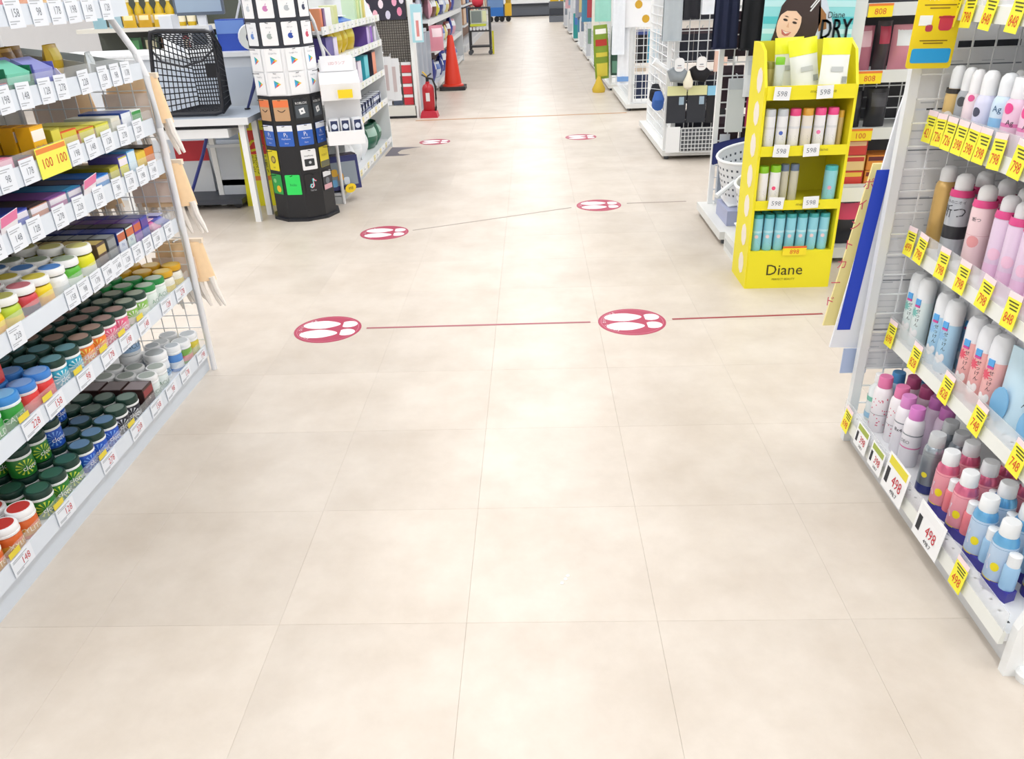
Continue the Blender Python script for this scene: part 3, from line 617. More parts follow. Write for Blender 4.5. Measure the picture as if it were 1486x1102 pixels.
# spray cans, local front faces +X
def can(body, cap, r=0.024, hgt=0.19, caph=0.035, dome=True, bands=(), ring=None, word=None, wcol='#3a3a44', badge=None, metal=0.0, shoulder=None, base=None, dots=None, capclear=False):
    def make():
        t = thing('spray_can', '', 'spray can'); hb = hgt-caph
        MB().lathe([(r*0.93, 0), (r, 0.004), (r, hb-0.02), (r*0.93, hb-0.008), (r*0.74, hb)], 20).build('can', mat(body, 0.28, metal), t, True)
        if base: MB().lathe([(r*1.006, 0.003), (r*1.006, 0.028)], 20, caps=False).build('base_band', mat(base, 0.35), t, True)
        if shoulder: MB().lathe([(r*1.004, hb-0.024), (r*0.94, hb-0.008), (r*0.75, hb+0.0005)], 20, caps=False).build('shoulder', mat(shoulder, 0.2, 0.6), t, True)
        rc = r*0.76
        pr = [(rc, hb), (rc, hb+caph*0.55), (rc*0.92, hb+caph*0.8), (rc*0.6, hb+caph*0.96), (rc*0.2, hb+caph)] if dome else [(rc, hb), (rc*1.02, hb+0.002), (rc*0.96, hb+caph-0.002), (rc*0.9, hb+caph)]
        c_o = MB().lathe(pr, 18).build('cap', mat(cap, 0.3) if not capclear else mat(cap, 0.15, 0, 0.75), t, True)
        if ring: MB().lathe([(r*1.01, hb-0.012), (r*1.03, hb-0.01), (r*0.93, hb+0.006)], 18, caps=False).build('neck_tag', mat(ring, 0.4), c_o, True)
        for z0, z1, c in bands: MB().lathe([(r*1.004, z0), (r*1.004, z1)], 20, caps=False).build('printed_band', mat(c, 0.35), t, True)
        if dots:
            b = MB(); rnd = random.Random(3)
            for i in range(34):
                a = rnd.uniform(-1.6, 1.6); z = rnd.uniform(0.02, hb-0.03); w = wrap(r*1.006, z, a)
                b.add([w(-0.002, 0), w(0, -0.0025), w(0.002, 0), w(0, 0.0025)], [(0, 1, 2, 3)])
            b.build('flower_print', mat(dots, 0.4), t)['kind'] = 'stuff'
        if badge:
            z, bc, br, ba = badge; b = MB(); w = wrap(r*1.014, z, ba)
            patch(b, w, lambda a, k: (br*k*math.cos(a), br*k*math.sin(a)))
            b.build('badge', mat(bc, 0.4), t)
        if word:
            b = MB()
            for wt, z, sz in word: b.text(wt, sz, wrap(r*1.02, z, 0.1))
            b.build('lettering', mat(wcol, 0.4), t)['kind'] = 'stuff'
        return t
    return make
def cans(key, maker, desc, spots, shelf, rz=PI+0.45, group='sprays on the right shelving'):
    for i, (x, y) in enumerate(spots):
        place(key, maker, desc if len(spots) == 1 else desc + ', %s from end post' % ORD[i], (x, y, RTOP[shelf]), rz+random.uniform(-0.12, 0.12), group)
# second shelf: slim sticks
ST = dict(r=0.022, hgt=0.165, caph=0.055)
cans('gold_stick', can('#d8b878', '#eef0f0', bands=((0.098, 0.11, '#34312f'),), badge=(0.045, '#efe9df', 0.011, 0.2), **ST), 'gold deodorant stick with white cap on second shelf', [(1.09, 2.158)], 'R2')
cans('silver_stick', can('#a7abb0', '#eff1f2', bands=((0.0, 0.012, '#c05a78'),), badge=(0.085, '#4a4d52', 0.012, 0.3), **ST), 'grey deodorant stick with white cap on second shelf', [(1.095, 2.108)], 'R2')
cans('rose_stick', can('#f0dfe4', '#f3f3f4', badge=(0.1, '#e8629a', 0.008, 0.35), **ST), 'pale pink deodorant stick on second shelf', [(1.09, 2.058)], 'R2')
cans('lav_stick', can('#dcdcf2', '#f3f4f5', r=0.025, hgt=0.168, caph=0.055, badge=(0.075, '#4a4d60', 0.011, -0.2)), 'lavender deodorant stick on second shelf', [(1.09, 2.0)], 'R2')
cans('blue_stick', can('#cfe4f4', '#eef2f4', r=0.026, hgt=0.168, caph=0.05, bands=((0.05, 0.07, '#8fc4ec'),), word=(('Ag', 0.09, 0.02),), wcol='#2f5f88'), 'pale blue deodorant stick on second shelf', [(1.1, 1.94)], 'R2')
cans('pink_stick', can('#ecc9de', '#f0f1f4', r=0.03, hgt=0.165, caph=0.045, dome=False, bands=((0.06, 0.068, '#e27fb4'),), badge=(0.1, '#ea4f94', 0.012, -0.25), word=(('Ag', 0.07, 0.016),)), 'wide pink deodorant on second shelf', [(1.1, 1.878-0.068*i) for i in range(8)], 'R2')
cans('back_stick', can('#d9dde0', '#eceeef', **ST), 'white-capped deodorant stick in second row of second shelf', [(1.17, 2.02-0.056*i) for i in range(12)], 'R2')
# third shelf: tall sprays
cans('gold_spray', can('#d6b06a', '#f0f1f1', r=0.027, hgt=0.225, caph=0.04, metal=0.25, bands=((0.004, 0.02, '#c09a52'),)), 'tall gold spray can with white domed cap', [(1.12, 2.158)], 'R3')
cans('silver_spray', can('#bcc1c7', '#f1f2f3', r=0.029, hgt=0.225, caph=0.045, metal=0.2, ring='#d8437f', bands=((0.058, 0.092, '#2d2f34'),), word=(('断つ', 0.128, 0.036), ('ワキのニオイ', 0.155, 0.01)), wcol='#3a3d44'), 'tall silver spray can with black band and pink neck tag', [(1.115, 2.06)], 'R3', PI+0.5)
cans('rose_spray', can('#f0d3d6', '#f3f3f3', r=0.028, hgt=0.222, caph=0.04, ring='#e44f8c', badge=(0.085, '#e79fa0', 0.015, 0.15), bands=((0.1, 0.101, '#d9aab0'),), word=(('断つ', 0.14, 0.012),)), 'tall pale pink spray can with magenta neck tag', [(1.115, 1.945)], 'R3')
cans('lilac_spray', can('#e6cfe6', '#f1f1f4', r=0.027, hgt=0.222, caph=0.04, ring='#e0508f', badge=(0.085, '#efc3da', 0.015, 0.15), bands=((0.0, 0.06, '#e6bfdd'),)), 'tall lilac spray can with magenta neck tag', [(1.115, 1.842-0.061*i) for i in range(9)], 'R3')
cans('silver_spray2', can('#b5b9bf', '#e6e8e9', r=0.028, hgt=0.225, caph=0.045, metal=0.3, ring='#d8437f'), 'silver spray can in second row of third shelf', [(1.18, 2.085)], 'R3')
cans('rose_spray2', can('#dcc3c8', '#e3e5e6', r=0.028, hgt=0.225, caph=0.045, ring='#d0437a'), 'pink spray can in second row of third shelf', [(1.185, 1.99-0.09*i) for i in range(8)], 'R3')
# fourth shelf: soft refill bottles with rounded shoulders
def softbottle(body, cap, deco, splash, word, w=0.052, d=0.045, hgt=0.205):
    def make():
        t = thing('spray_bottle', '', 'spray can'); r = w/2
        MB().lathe([(r*0.9, 0), (r, 0.006), (r, hgt-0.065)], 20, sx=d/w).build('body', mat(body, 0.3), t, True)
        c_o = MB().lathe([(r, hgt-0.065), (r*1.0, hgt-0.03), (r*0.88, hgt-0.01), (r*0.6, hgt-0.001), (r*0.2, hgt)], 20, sx=d/w).build('cap', mat(cap, 0.3), t, True)
        MB().box(d/2-0.004, d/2+0.0015, -0.008, 0.008, hgt-0.075, hgt-0.058).build('nozzle_tab', mat('#58a8e6', 0.4), c_o)
        MB().box(d/2-0.004, d/2+0.0016, -0.008, 0.008, hgt-0.082, hgt-0.076).build('nozzle_tab', mat('#d04f9a', 0.4), c_o)
        def wr(z, a): return lambda u, v: ((r*1.015)*math.cos(a+u/r)*d/w, (r*1.015)*math.sin(a+u/r), z+v)
        b = MB(); f_ = wr(0.105, -0.35); rnd = random.Random(len(body)+ord(body[2]))
        patch(b, f_, lambda a, k: (k*(0.012+0.004*math.cos(9*a))*math.cos(a), k*(0.012+0.004*math.cos(9*a))*math.sin(a)), 36, 3); b.build('splash_print', mat(splash, 0.4), t)
        b = MB(); f_ = wr(0.045, 0.0)
        for k in range(3):
            patch(b, (lambda k: (lambda u, v: f_(u-0.008+0.008*k, v-0.006*(k % 2))))(k), lambda a, q_: (q_*0.007*math.cos(a), q_*0.012*math.sin(a)), 12, 3)
        b.build('soap_print', mat('#f4f2f2', 0.4), t)['kind'] = 'stuff'
        b = MB()
        for q, ch in enumerate(word): b.text(ch, 0.013, wr(0.112-0.014*q, 0.25))
        b.build('lettering', mat('#2c2c34', 0.4), t)['kind'] = 'stuff'
        return t
    return make
SOFT = [('mint', '#dfeceb', '#e9ecee', '#58a8e6', '#7fc4bd', [2.152, 2.1], 'white and mint deodorant bottle'), ('sky', '#a9d3ee', '#e8ebee', '#58a8e6', '#8dbfe8', [1.99, 1.936], 'light blue deodorant bottle'),
        ('rose', '#f0b6b4', '#e8eaee', '#58a8e6', '#e2566e', [1.822, 1.764, 1.706], 'salmon pink deodorant bottle')]
for key, b_, c_, d_, s_, ys, dsc in SOFT:
    for row in range(2):
        for i, y in enumerate(ys):
            place('soft_'+key, softbottle(b_, c_, d_, s_, 'せっけん'), '%s on fourth shelf, %s, %s from end post' % (dsc, ROWN[row], ORD[i]), (1.1+row*0.058, y, RTOP['R4']), PI+0.35, 'deodorant bottles on the fourth shelf')
def refill(): 
    t = thing('refill_pouch', '', 'pouch')
    MB().grid(lambda u, v: (0.028*math.sin(PI*u)**0.7*(1-0.85*v), (u-0.5)*0.11, v*0.2), 8, 6).grid(lambda u, v: (-0.028*math.sin(PI*u)**0.7*(1-0.85*v), (u-0.5)*0.11, v*0.2), 8, 6).build('bag', mat('#c4e0ee', 0.3), t, True)
    MB().prism([(-0.03+0.024*math.cos(2*PI*i/16), 0.06+0.045*math.sin(2*PI*i/16)) for i in range(16)], 0.024, 0.027, 'x').build('drop_print', mat('#7fb8e0', 0.4), t)
    b = MB()
    for q, ch in enumerate('せっけん'): b.text(ch, 0.022, fX(0.025, 0.035, 0.165-0.026*q))
    b.build('lettering', mat('#3a4450', 0.5), t)['kind'] = 'stuff'
    return t
for i, y in enumerate((1.615, 1.5, 1.385)): place('refill', refill, 'pale blue refill pouch with dark lettering, %s from the salmon bottles' % ORD[i], (1.115, y, RTOP['R4']), PI+0.3, 'refill pouches on the fourth shelf')
# bottom shelf
CP = dict(r=0.0265, hgt=0.182, caph=0.034, dome=False)
cans('petal_can', can('#f1edf0', '#e07aa8', dots='#d9406a', bands=((0.06, 0.0615, '#8d8a90'),), **CP), 'white can with pink cap and petal print', [(1.035, 2.096), (1.056, 2.03)], 'R5')
cans('white_can', can('#eeebf0', '#d98cc8', word=(('8x4', 0.08, 0.016),), bands=((0.1, 0.104, '#8a8f96'),), **CP), 'white can with orchid cap on bottom shelf', [(1.05, 1.972)], 'R5')
cans('white_can2', can('#eeebf0', '#d67fc6', bands=((0.1, 0.104, '#8a8f96'), (0.06, 0.064, '#e07fb0')), word=(('DEO', 0.08, 0.014),), wcol='#77757c', **CP), 'white can with orchid cap and grey stripe beside silver spray', [(1.045, 1.905)], 'R5')
cans('magenta_can', can('#e9d5e0', '#b4527f', **CP), 'magenta-capped can in second row of bottom shelf', [(1.115, 2.09), (1.125, 2.026)], 'R5')
cans('orchid_can', can('#e6d3e6', '#c070b4', **CP), 'orchid-capped can in second row of bottom shelf', [(1.125, 1.962), (1.125, 1.9)], 'R5')
cans('blue_can', can('#9fb8cc', '#4f93c8', r=0.026, hgt=0.165, caph=0.032, dome=False, metal=0.3), 'blue-capped silver can in back row of bottom shelf', [(1.18, 2.155), (1.185, 2.09), (1.1, 2.155)], 'R5')
t = thing('refill_bottle', 'white lotion bottle with green and blue label squeezed beside end post', 'bottle', loc=(1.045, 2.158, RTOP['R5']), rot=(0, 0, PI+0.4))
MB().lathe([(0.022, 0), (0.025, 0.01), (0.024, 0.11), (0.012, 0.125), (0.011, 0.135)], 14).build('body', mat('#e8eeee', 0.3), t, True)
MB().lathe([(0.0135, 0.134), (0.0135, 0.158), (0.01, 0.16)], 12).build('cap', mat('#f2f4f4', 0.3), t, True)
MB().lathe([(0.0256, 0.07), (0.0256, 0.085)], 14, caps=False).build('label_band', mat('#7fc4b0', 0.4), t, True)
MB().lathe([(0.0258, 0.012), (0.0258, 0.03)], 14, caps=False).build('label_band', mat('#9cc8e4', 0.4), t, True)
cans('grey_can', can('#8f989f', '#dfe3e4', capclear=True, r=0.0265, hgt=0.178, caph=0.035, dome=False, metal=0.5, shoulder='#a8b4bc', base='#2f3a80', badge=(0.06, '#efe23c', 0.008, 0.1)), 'grey metallic spray with clear cap, front row', [(1.04, 1.772)], 'R5')
cans('grey_can2', can('#7f878e', '#cfd4d6', capclear=True, r=0.0265, hgt=0.172, caph=0.032, dome=False, metal=0.5), 'grey metallic spray with clear cap, second row', [(1.11, 1.845), (1.11, 1.785)], 'R5')
# twin packs: a tall spray with a small one in a printed sleeve
def twin(c1, c2, sh):
    def make():
        t = thing('spray_twin_pack', '', 'spray can'); r = 0.0275
        MB().lathe([(r*0.95, 0), (r, 0.004), (r, 0.118), (r*0.9, 0.136), (r*0.72, 0.144)], 20).build('can', mat(c1, 0.28), t, True)
        MB().lathe([(r*1.004, 0.116), (r*0.92, 0.135), (r*0.73, 0.1445)], 20, caps=False).build('shoulder', mat(sh, 0.2, 0.45), t, True)
        MB().lathe([(r*0.72, 0.144), (r*0.74, 0.147), (r*0.7, 0.177), (r*0.62, 0.18)], 18).build('cap', mat('#eef1f2', 0.3), t, True)
        MB().lathe([(r*1.006, 0.0), (r*1.006, 0.024), (r*1.004, 0.026)], 20, caps=False).build('base_band', mat('#3c3796', 0.4), t, True)
        MB().lathe([(r*1.007, 0.026), (r*1.007, 0.029)], 20, caps=False).build('yellow_stripe', mat('#e8d33a', 0.4), t, True)
        s = MB().lathe([(0.016, 0.028), (0.0165, 0.03), (0.0165, 0.085), (0.0135, 0.09)], 16).build('mini_can', mat(c2, 0.28), t, True, loc=(0.012, 0.038, 0))
        MB().lathe([(0.0135, 0.09), (0.0135, 0.118), (0.011, 0.12)], 14).build('mini_cap', mat('#eef1f2', 0.3), s, True)
        MB().prism([(0.0, 0.0), (0.026, 0.0), (0.028, 0.056), (0.0, 0.056)], 0.0, 0.028, 'z').build('mini_tray', mat('#3c3796', 0.4), t)
        b = MB(); w = wrap(r*1.015, 0.066, 0.32)
        patch(b, w, lambda a, k: (0.0095*k*math.cos(a), 0.0115*k*math.sin(a))); b.build('badge', mat('#f2df22', 0.4), t)
        b = MB()
        for k in range(5):
            a = -0.9+0.1*k; b.add([wrap(r*1.012, 0.07, -0.45)(0, 0), wrap(r*1.012, 0.07, -0.45)(0.016*math.cos(k*1.26), 0.02*math.sin(k*1.26)), wrap(r*1.012, 0.07, -0.45)(0.016*math.cos(k*1.26+0.25), 0.02*math.sin(k*1.26+0.25))], [(0, 1, 2)])
        b.build('floral_print', mat('#e9e4ee', 0.4), t)['kind'] = 'stuff'
        return t
    return make
PT, BT = twin('#e79aa6', '#e77f88', '#d9708f'), twin('#b9cfe6', '#9cc4e4', '#6fb2e0')
for key, mk, dsc, spots in (('pink_twin', PT, 'pink twin-pack spray with white caps', [(1.035, 1.685), (1.035, 1.592), (1.105, 1.725), (1.105, 1.635), (1.175, 1.67), (1.175, 1.578)]),
                            ('blue_twin', BT, 'light blue twin-pack spray with white caps', [(1.03, 1.492), (1.028, 1.4), (1.1, 1.545), (1.1, 1.455), (1.1, 1.365)])):
    nf = 2
    for i, (x, y) in enumerate(spots):
        place(key, mk, '%s, %s, %s from end post' % (dsc, 'front row' if i < nf else ('second row' if x < 1.15 else 'third row'), ORD[i if i < nf else (i-nf) % 2 if key == 'pink_twin' else i-nf]), (x, y, RTOP['R5']), PI+0.35, 'twin-pack sprays on the bottom shelf')
# printed sheets hanging behind the end grid
def sheet(x0, x1, z0, z1, y, lines, label, seed):
    rnd = random.Random(seed); t = thing('paper_sheet', label, 'poster', loc=((x0+x1)/2, y, z0)); w = x1-x0; hg = z1-z0
    MB().box(-w/2, w/2, -0.001, 0.001, 0, hg).build('sheet', mat('#f2f3f4', 0.6), t)
    b = MB()
    for i in range(lines):
        z = hg*(0.04+0.92*i/lines); a = -w*0.45; 
        while a < w*0.3:
            L = rnd.uniform(0.02, 0.09); b.box(a, min(a+L, w*0.45), -0.0015, -0.001, z, z+rnd.choice((0.0015, 0.002, 0.004))); a += L+rnd.uniform(0.01, 0.08)
    b.build('small_print', mat('#d0d3d7', 0.6), t)['kind'] = 'stuff'
    for z in (0.32, 0.7): MB().box(-w*0.45, w*0.1, -0.0016, -0.001, hg*z, hg*z+0.003).build('ruled_line', GREYINK, t)
    return t
sheet(1.01, 1.46, 0.24, 0.66, RY1g+0.03, 20, 'white printed sheet behind the lower end grid of right shelving', 1)
sheet(1.01, 1.46, 0.665, 1.02, RY1g+0.03, 16, 'white printed sheet behind the middle end grid of right shelving', 2)
t = sheet(1.02, 1.46, 1.025, 1.36, RY1g+0.03, 3, 'grey shaded printed sheet with black bar behind upper end grid', 3)
MB().box(-0.13, 0.03, -0.0022, -0.001, 0.15, 0.166).build('black_bar', INK, t)
MB().box(0.1, 0.22, -0.0022, -0.001, 0.2, 0.24).build('navy_block', mat('#27305f', 0.5), t)
# boards fixed to the outside of the end post
def board(pts, y, th, hexc, name, label, cat, parent=None):
    cx = sum(p[0] for p in pts)/len(pts); z0 = min(p[1] for p in pts)
    o = MB().prism([(p[0]-cx, p[1]-z0) for p in pts], -th/2, th/2, 'y').build(name, mat(hexc, 0.5), parent, loc=(cx, y, z0))
    return tag(o, label, cat) if label else o
t = thing('sign_board', 'tall white board with a blue vertical stripe fixed to end post', 'sign', loc=(0.95, RY1g+0.05, 0.31))
MB().prism([(-0.035, 0.0), (0.10, -0.005), (0.12, 0.76), (0.055, 0.76), (0.045, 0.70)], -0.004, 0.004, 'y').build('board', mat('#eef1f6', 0.5), t)
MB().prism([(-0.022, 0.06), (0.018, 0.06), (0.052, 0.55), (0.014, 0.55)], -0.0055, -0.0041, 'y').build('blue_stripe', mat('#2546c4', 0.5), t)
t = thing('sign_board', 'narrow yellow board with red lettering behind the blue-striped board', 'sign', loc=(0.945, RY1g+0.085, 0.37))
MB().prism([(-0.048, 0.0), (0.1, 0.0), (0.12, 0.5), (0.022, 0.5)], -0.004, 0.004, 'y').build('board', mat('#ecdf9a', 0.5), t)
b = MB()
for i, ch in enumerate('ポイントカード'): b.text(ch, 0.034, fNY(-0.0048, 0.0185-0.0098*i, 0.44-0.06*i))
b.build('lettering', mat('#d9546a', 0.5), t)['kind'] = 'stuff'
tag(MB().box(-0.03, 0.05, -0.002, 0.002, 0, 0.085).build('paper_sheet', mat('#b3c3e2', 0.5), loc=(0.985, RY1g+0.035, 0.225)), 'small pale blue paper hanging below the blue-striped board', 'paper')
t = thing('pop_card', 'yellow card with red casserole picture clipped to right end post', 'sign', loc=(1.005, RY1g-0.05, 1.135), rot=(0, 0.02, 0.05))
MB().prism([(p[0], p[1]+0.14) for p in rrect(0.115, 0.28, 0.008)], -0.0012, 0.0012, 'y').build('card', mat('#f0d417', 0.4), t)
MB().prism([(p[0], p[1]+0.03) for p in rrect(0.1, 0.034, 0.006)], -0.002, -0.0013, 'y').build('blue_panel', mat('#29a5e2', 0.4), t)
MB().prism([(p[0]+0.022, p[1]+0.105) for p in rrect(0.034, 0.034, 0.009)], -0.002, -0.0013, 'y').build('pot_picture', mat('#cc3a52', 0.4), t)
MB().box(0.002, 0.044, -0.0021, -0.0013, 0.116, 0.121).build('pot_lid_picture', mat('#b52f46', 0.4), t)
MB().prism([(p[0]-0.018, p[1]+0.094) for p in rrect(0.018, 0.016, 0.006)], -0.002, -0.0013, 'y').build('small_pot_picture', mat('#b83d55', 0.4), t)
MB().box(-0.046, -0.014, -0.002, -0.0013, 0.1, 0.123).build('price_box', mat('#eef0f0', 0.5), t)
b = MB(); b.text('プレゼント', 0.015, fNY(-0.0022, 0, 0.185)); b.text('キャンペーン', 0.012, fNY(-0.0022, 0, 0.16)); b.build('lettering', mat('#f7f4e2', 0.5), t)['kind'] = 'stuff'
b = MB()
for z, w in ((0.145, 0.08), (0.138, 0.05), (0.064, 0.07), (0.058, 0.05)): b.box(-w/2, w/2, -0.002, -0.0013, z, z+0.0025)
b.build('small_print', mat('#8a6a14', 0.6), t)['kind'] = 'stuff'
# ------------------------------------------------------------------ left middle: table, counter, card spinner
t = thing('side_table', 'white-legged table with grey top standing beside the card spinner', 'table', loc=(-2.2, 5.35, 0))
MB().box(-0.5, 0.42, -0.31, 0.25, 0.63, 0.665).build('tabletop', mat('#aeb9c6', 0.35), t)
MB().box(-0.5, 0.42, -0.322, -0.31, 0.625, 0.668).build('edge_strip', mat('#e2e5e8', 0.4), t)
MB().box(-0.42, 0.27, -0.29, 0.1, 0.545, 0.60).build('drawer', mat('#eceef0', 0.4), t)
MB().box(-0.45, 0.36, -0.26, -0.24, 0.6, 0.63).build('apron', mat('#23262e', 0.5), t)
for x, y in ((0.36, -0.27), (0.385, -0.1), (-0.46, -0.27), (-0.04, 0.2)):
    MB().box(x-0.018, x+0.018, y-0.018, y+0.018, 0, 0.63).build('leg', mat('#eef0f0', 0.4), t)
MB().box(-0.04, 0.385, 0.19, 0.21, 0.14, 0.18).build('stretcher', mat('#e6e8e8', 0.4), t)
# black mesh basket on its side
bk = thing('shopping_basket', 'black mesh basket tipped on its side on the grey table', 'basket', loc=(-2.18, 5.3, 0.666))
FR = [Vector(p) for p in ((-0.06, 0.17, 0.03), (0.15, 0.17, 0.03), (0.155, 0.17, 0.385), (-0.06, 0.17, 0.375))]
BKR = [Vector(p) for p in ((-0.215, -0.15, 0.016), (0.215, -0.15, 0.016), (0.24, -0.15, 0.495), (-0.15, -0.15, 0.505))]
BLK = mat('#1d2028', 0.4)
def mesh_face(a, b_, c, d, n, m, name):
    q = MB()
    for i in range(n+1):
        f = i/n; q.tube([a.lerp(b_, f), d.lerp(c, f)], 0.0036, 4)
    for j in range(m+1):
        f = j/m; q.tube([a.lerp(d, f), b_.lerp(c, f)], 0.0036, 4)
    q.build(name, BLK, bk)['kind'] = 'stuff'
mesh_face(FR[0], FR[1], FR[2], FR[3], 12, 14, 'mesh_base')
for i in range(4): mesh_face(FR[i], FR[(i+1) % 4], BKR[(i+1) % 4], BKR[i], 12, 9, 'mesh_side')
MB().tube([BKR[i].lerp(BKR[(i+1) % 4], f) if not j else BKR[i].lerp(BKR[i-1], f)*0.5+BKR[i].lerp(BKR[(i+1) % 4], f)*0.5 for i in range(4) for j, f in ((1, 0.04), (0, 0.12), (0, 0.5), (0, 0.88))], 0.013, 8, closed=True).build('rim', BLK, bk, True)
MB().tube([p for p in FR], 0.006, 6, closed=True).build('base_frame', BLK, bk, True)
MB().box(0.03, 0.11, 0.16, 0.168, 0.2, 0.29).build('handle_plate', BLK, bk)
MB().tube([(-0.17, -0.14, 0.40), (-0.1, -0.17, 0.33), (0.03, -0.18, 0.30), (0.15, -0.17, 0.33), (0.23, -0.14, 0.40)], 0.007, 6).build('handle', BLK, bk, True)
q = thing('umbrella', 'dark blue stick leaning on the table top beside the mesh basket', 'umbrella', loc=(-1.905, 5.42, 0.668)); MB().tube([(0, 0, 0), (0.05, 0.05, 0.13), (0.085, 0.09, 0.24)], 0.012, 8, taper=[0.008, 0.012, 0.016]).build('stick', mat('#2a3570', 0.5), q, True); MB().lathe([(0.02, 0), (0.02, 0.006)], 10).build('tip', BLACK, q)
# counter behind
ct = thing('counter', 'white service counter behind the grey table', 'counter', loc=(-2.75, 6.05, 0))
MB().box(-0.7, 0.86, -0.28, 0.28, 0, 0.97).build('body', mat('#dfe5ec', 0.45), ct)
MB().box(-0.73, 0.9, -0.31, 0.31, 0.97, 1.0).build('worktop', mat('#eef1f4', 0.35), ct)
MB().box(0.1, 0.8, -0.285, -0.28, 0.2, 0.9).build('front_panel', mat('#cfd9e6', 0.4), ct)
mo = thing('monitor', 'grey monitor screen standing behind the mesh basket', 'monitor', loc=(-2.32, 6.0, 1.0), rot=(0, 0, 0.1))
MB().prism([(p[0], p[1]+0.36) for p in rrect(0.34, 0.26, 0.012)], -0.015, 0.015, 'y').build('bezel', mat('#5b6674', 0.4), mo)
MB().box(-0.155, 0.155, -0.0165, -0.015, 0.25, 0.48).build('screen', mat('#9db0c4', 0.2), mo)
MB().box(-0.03, 0.03, 0.0, 0.03, 0.02, 0.26).build('stand', mat('#e4e7ea', 0.4), mo)
MB().box(-0.12, 0.12, -0.07, 0.08, 0.0, 0.02).build('foot', mat('#e4e7ea', 0.4), mo)
ca = thing('card_terminal', 'white payment terminal with dark screen below the monitor', 'card terminal', loc=(-2.28, 5.86, 1.0))
MB().prism([(-0.06, 0), (0.06, 0), (0.06, 0.03), (-0.0, 0.17), (-0.06, 0.17)], -0.075, 0.075, 'x').build('body', mat('#e9ecee', 0.35), ca)
MB().box(-0.05, 0.05, -0.064, -0.06, 0.05, 0.15).build('screen', mat('#4a5360', 0.2), ca)
for x, hx, w, h_, nm in ((-2.08, '#2c4fb4', 0.2, 0.2, 'blue carton with open flap on the counter'), (-2.52, '#f0f2f4', 0.09, 0.24, 'upright white paper pad on the counter')):
    q = thing('carton', nm, 'box', loc=(x, 5.92, 1.0)); MB().box(-w/2, w/2, -0.06, 0.06, 0, h_).build('body', mat(hx, 0.5), q)
    MB().box(-w/2, w/2, -0.062, -0.058, h_*0.55, h_*0.97).build('front_print', mat('#6f93d8' if hx[1] == '2' else '#dfe4ea', 0.5), q)
q = thing('tape_roll', 'white tape roll with dark core beside the blue carton', 'tape roll', loc=(-1.93, 5.82, 1.085), rot=(PI/2, 0, 0.5))
MB().lathe([(0.04, -0.025), (0.085, -0.025), (0.085, 0.025), (0.04, 0.025), (0.04, -0.025)], 20, caps=False).build('tape', mat('#eef0ec', 0.4), q, True)
MB().lathe([(0.0395, -0.026), (0.036, -0.026), (0.036, 0.026), (0.0395, 0.026)], 20, caps=False).build('core', mat('#2a2d36', 0.5), q, True)
q = thing('wire_rack', 'white wire rack with small dark packets behind the spinner', 'rack', loc=(-1.95, 6.15, 1.0))
wire_panel(MB(), 'x', -0.12, 0.12, 0.1, 0.5, 0, 0.06, 0.003).build('grid', mat('#e8eaec', 0.4), q)['kind'] = 'stuff'
MB().tube([(-0.12, 0, 0.5), (-0.13, 0, 0.3), (-0.19, 0, 0.16), (-0.2, 0, 0.0)], 0.008, 8).build('post', WHITE, q, True)
for i in range(6): MB().box(-0.1+0.07*(i % 3), -0.05+0.07*(i % 3), -0.03, -0.01, 0.14+0.14*(i//3), 0.25+0.14*(i//3)).build('packet', mat(('#2a2c34', '#b03a40', '#d9dde2')[(i*2) % 3], 0.5), q)
# things under the table
q = thing('platform_trolley', 'dark grey platform trolley parked under the table', 'trolley', loc=(-2.33, 5.55, 0))
MB().box(-0.25, 0.28, -0.16, 0.2, 0.04, 0.075).build('deck', mat('#3c4049', 0.5), q)
for x in (-0.2, 0.23):
    MB().lathe([(0.035, -0.012), (0.035, 0.012)], 14).build('wheel', BLACK, q, True, loc=(x, -0.1, 0.036), rot=(PI/2, 0, 0))
MB().tube([(-0.1, -0.12, 0.08), (0.1, -0.22, 0.4), (0.17, -0.26, 0.53)], 0.011, 8).build('handle', mat('#2f3a86', 0.4), q, True)
q = thing('storage_bin', 'grey plastic bin under the table', 'bin', loc=(-2.13, 5.62, 0.075))
MB().prism([(-0.12, 0), (0.1, 0), (0.13, 0.34), (-0.15, 0.34)], -0.08, 0.08, 'y').build('body', mat('#c3cad3', 0.5), q); MB().box(-0.16, 0.14, -0.09, 0.09, 0.33, 0.35).build('rim', mat('#d7dce2', 0.5), q)
q = thing('cardboard_box', 'brown cardboard box beside the yellow floor sign', 'box', loc=(-1.95, 5.72, 0)); MB().box(-0.09, 0.09, -0.03, 0.03, 0.1, 0.55).build('carton', mat('#b98a5a', 0.7), q); MB().box(-0.09, 0.09, -0.032, -0.03, 0.3, 0.33).build('tape', mat('#a8653a', 0.5), q)
MB().box(-0.09, 0.09, -0.03, 0.03, 0, 0.1).build('base', mat('#9c7248', 0.7), q)
q = thing('red_crate', 'red and white crate under the left end of table', 'crate', loc=(-2.45, 5.7, 0.075)); MB().box(-0.12, 0.12, -0.04, 0.04, 0.0, 0.36).build('body', mat('#d9dde0', 0.5), q); MB().box(-0.12, 0.12, -0.042, -0.038, 0.22, 0.36).build('red_band', mat('#c22a38', 0.5), q)
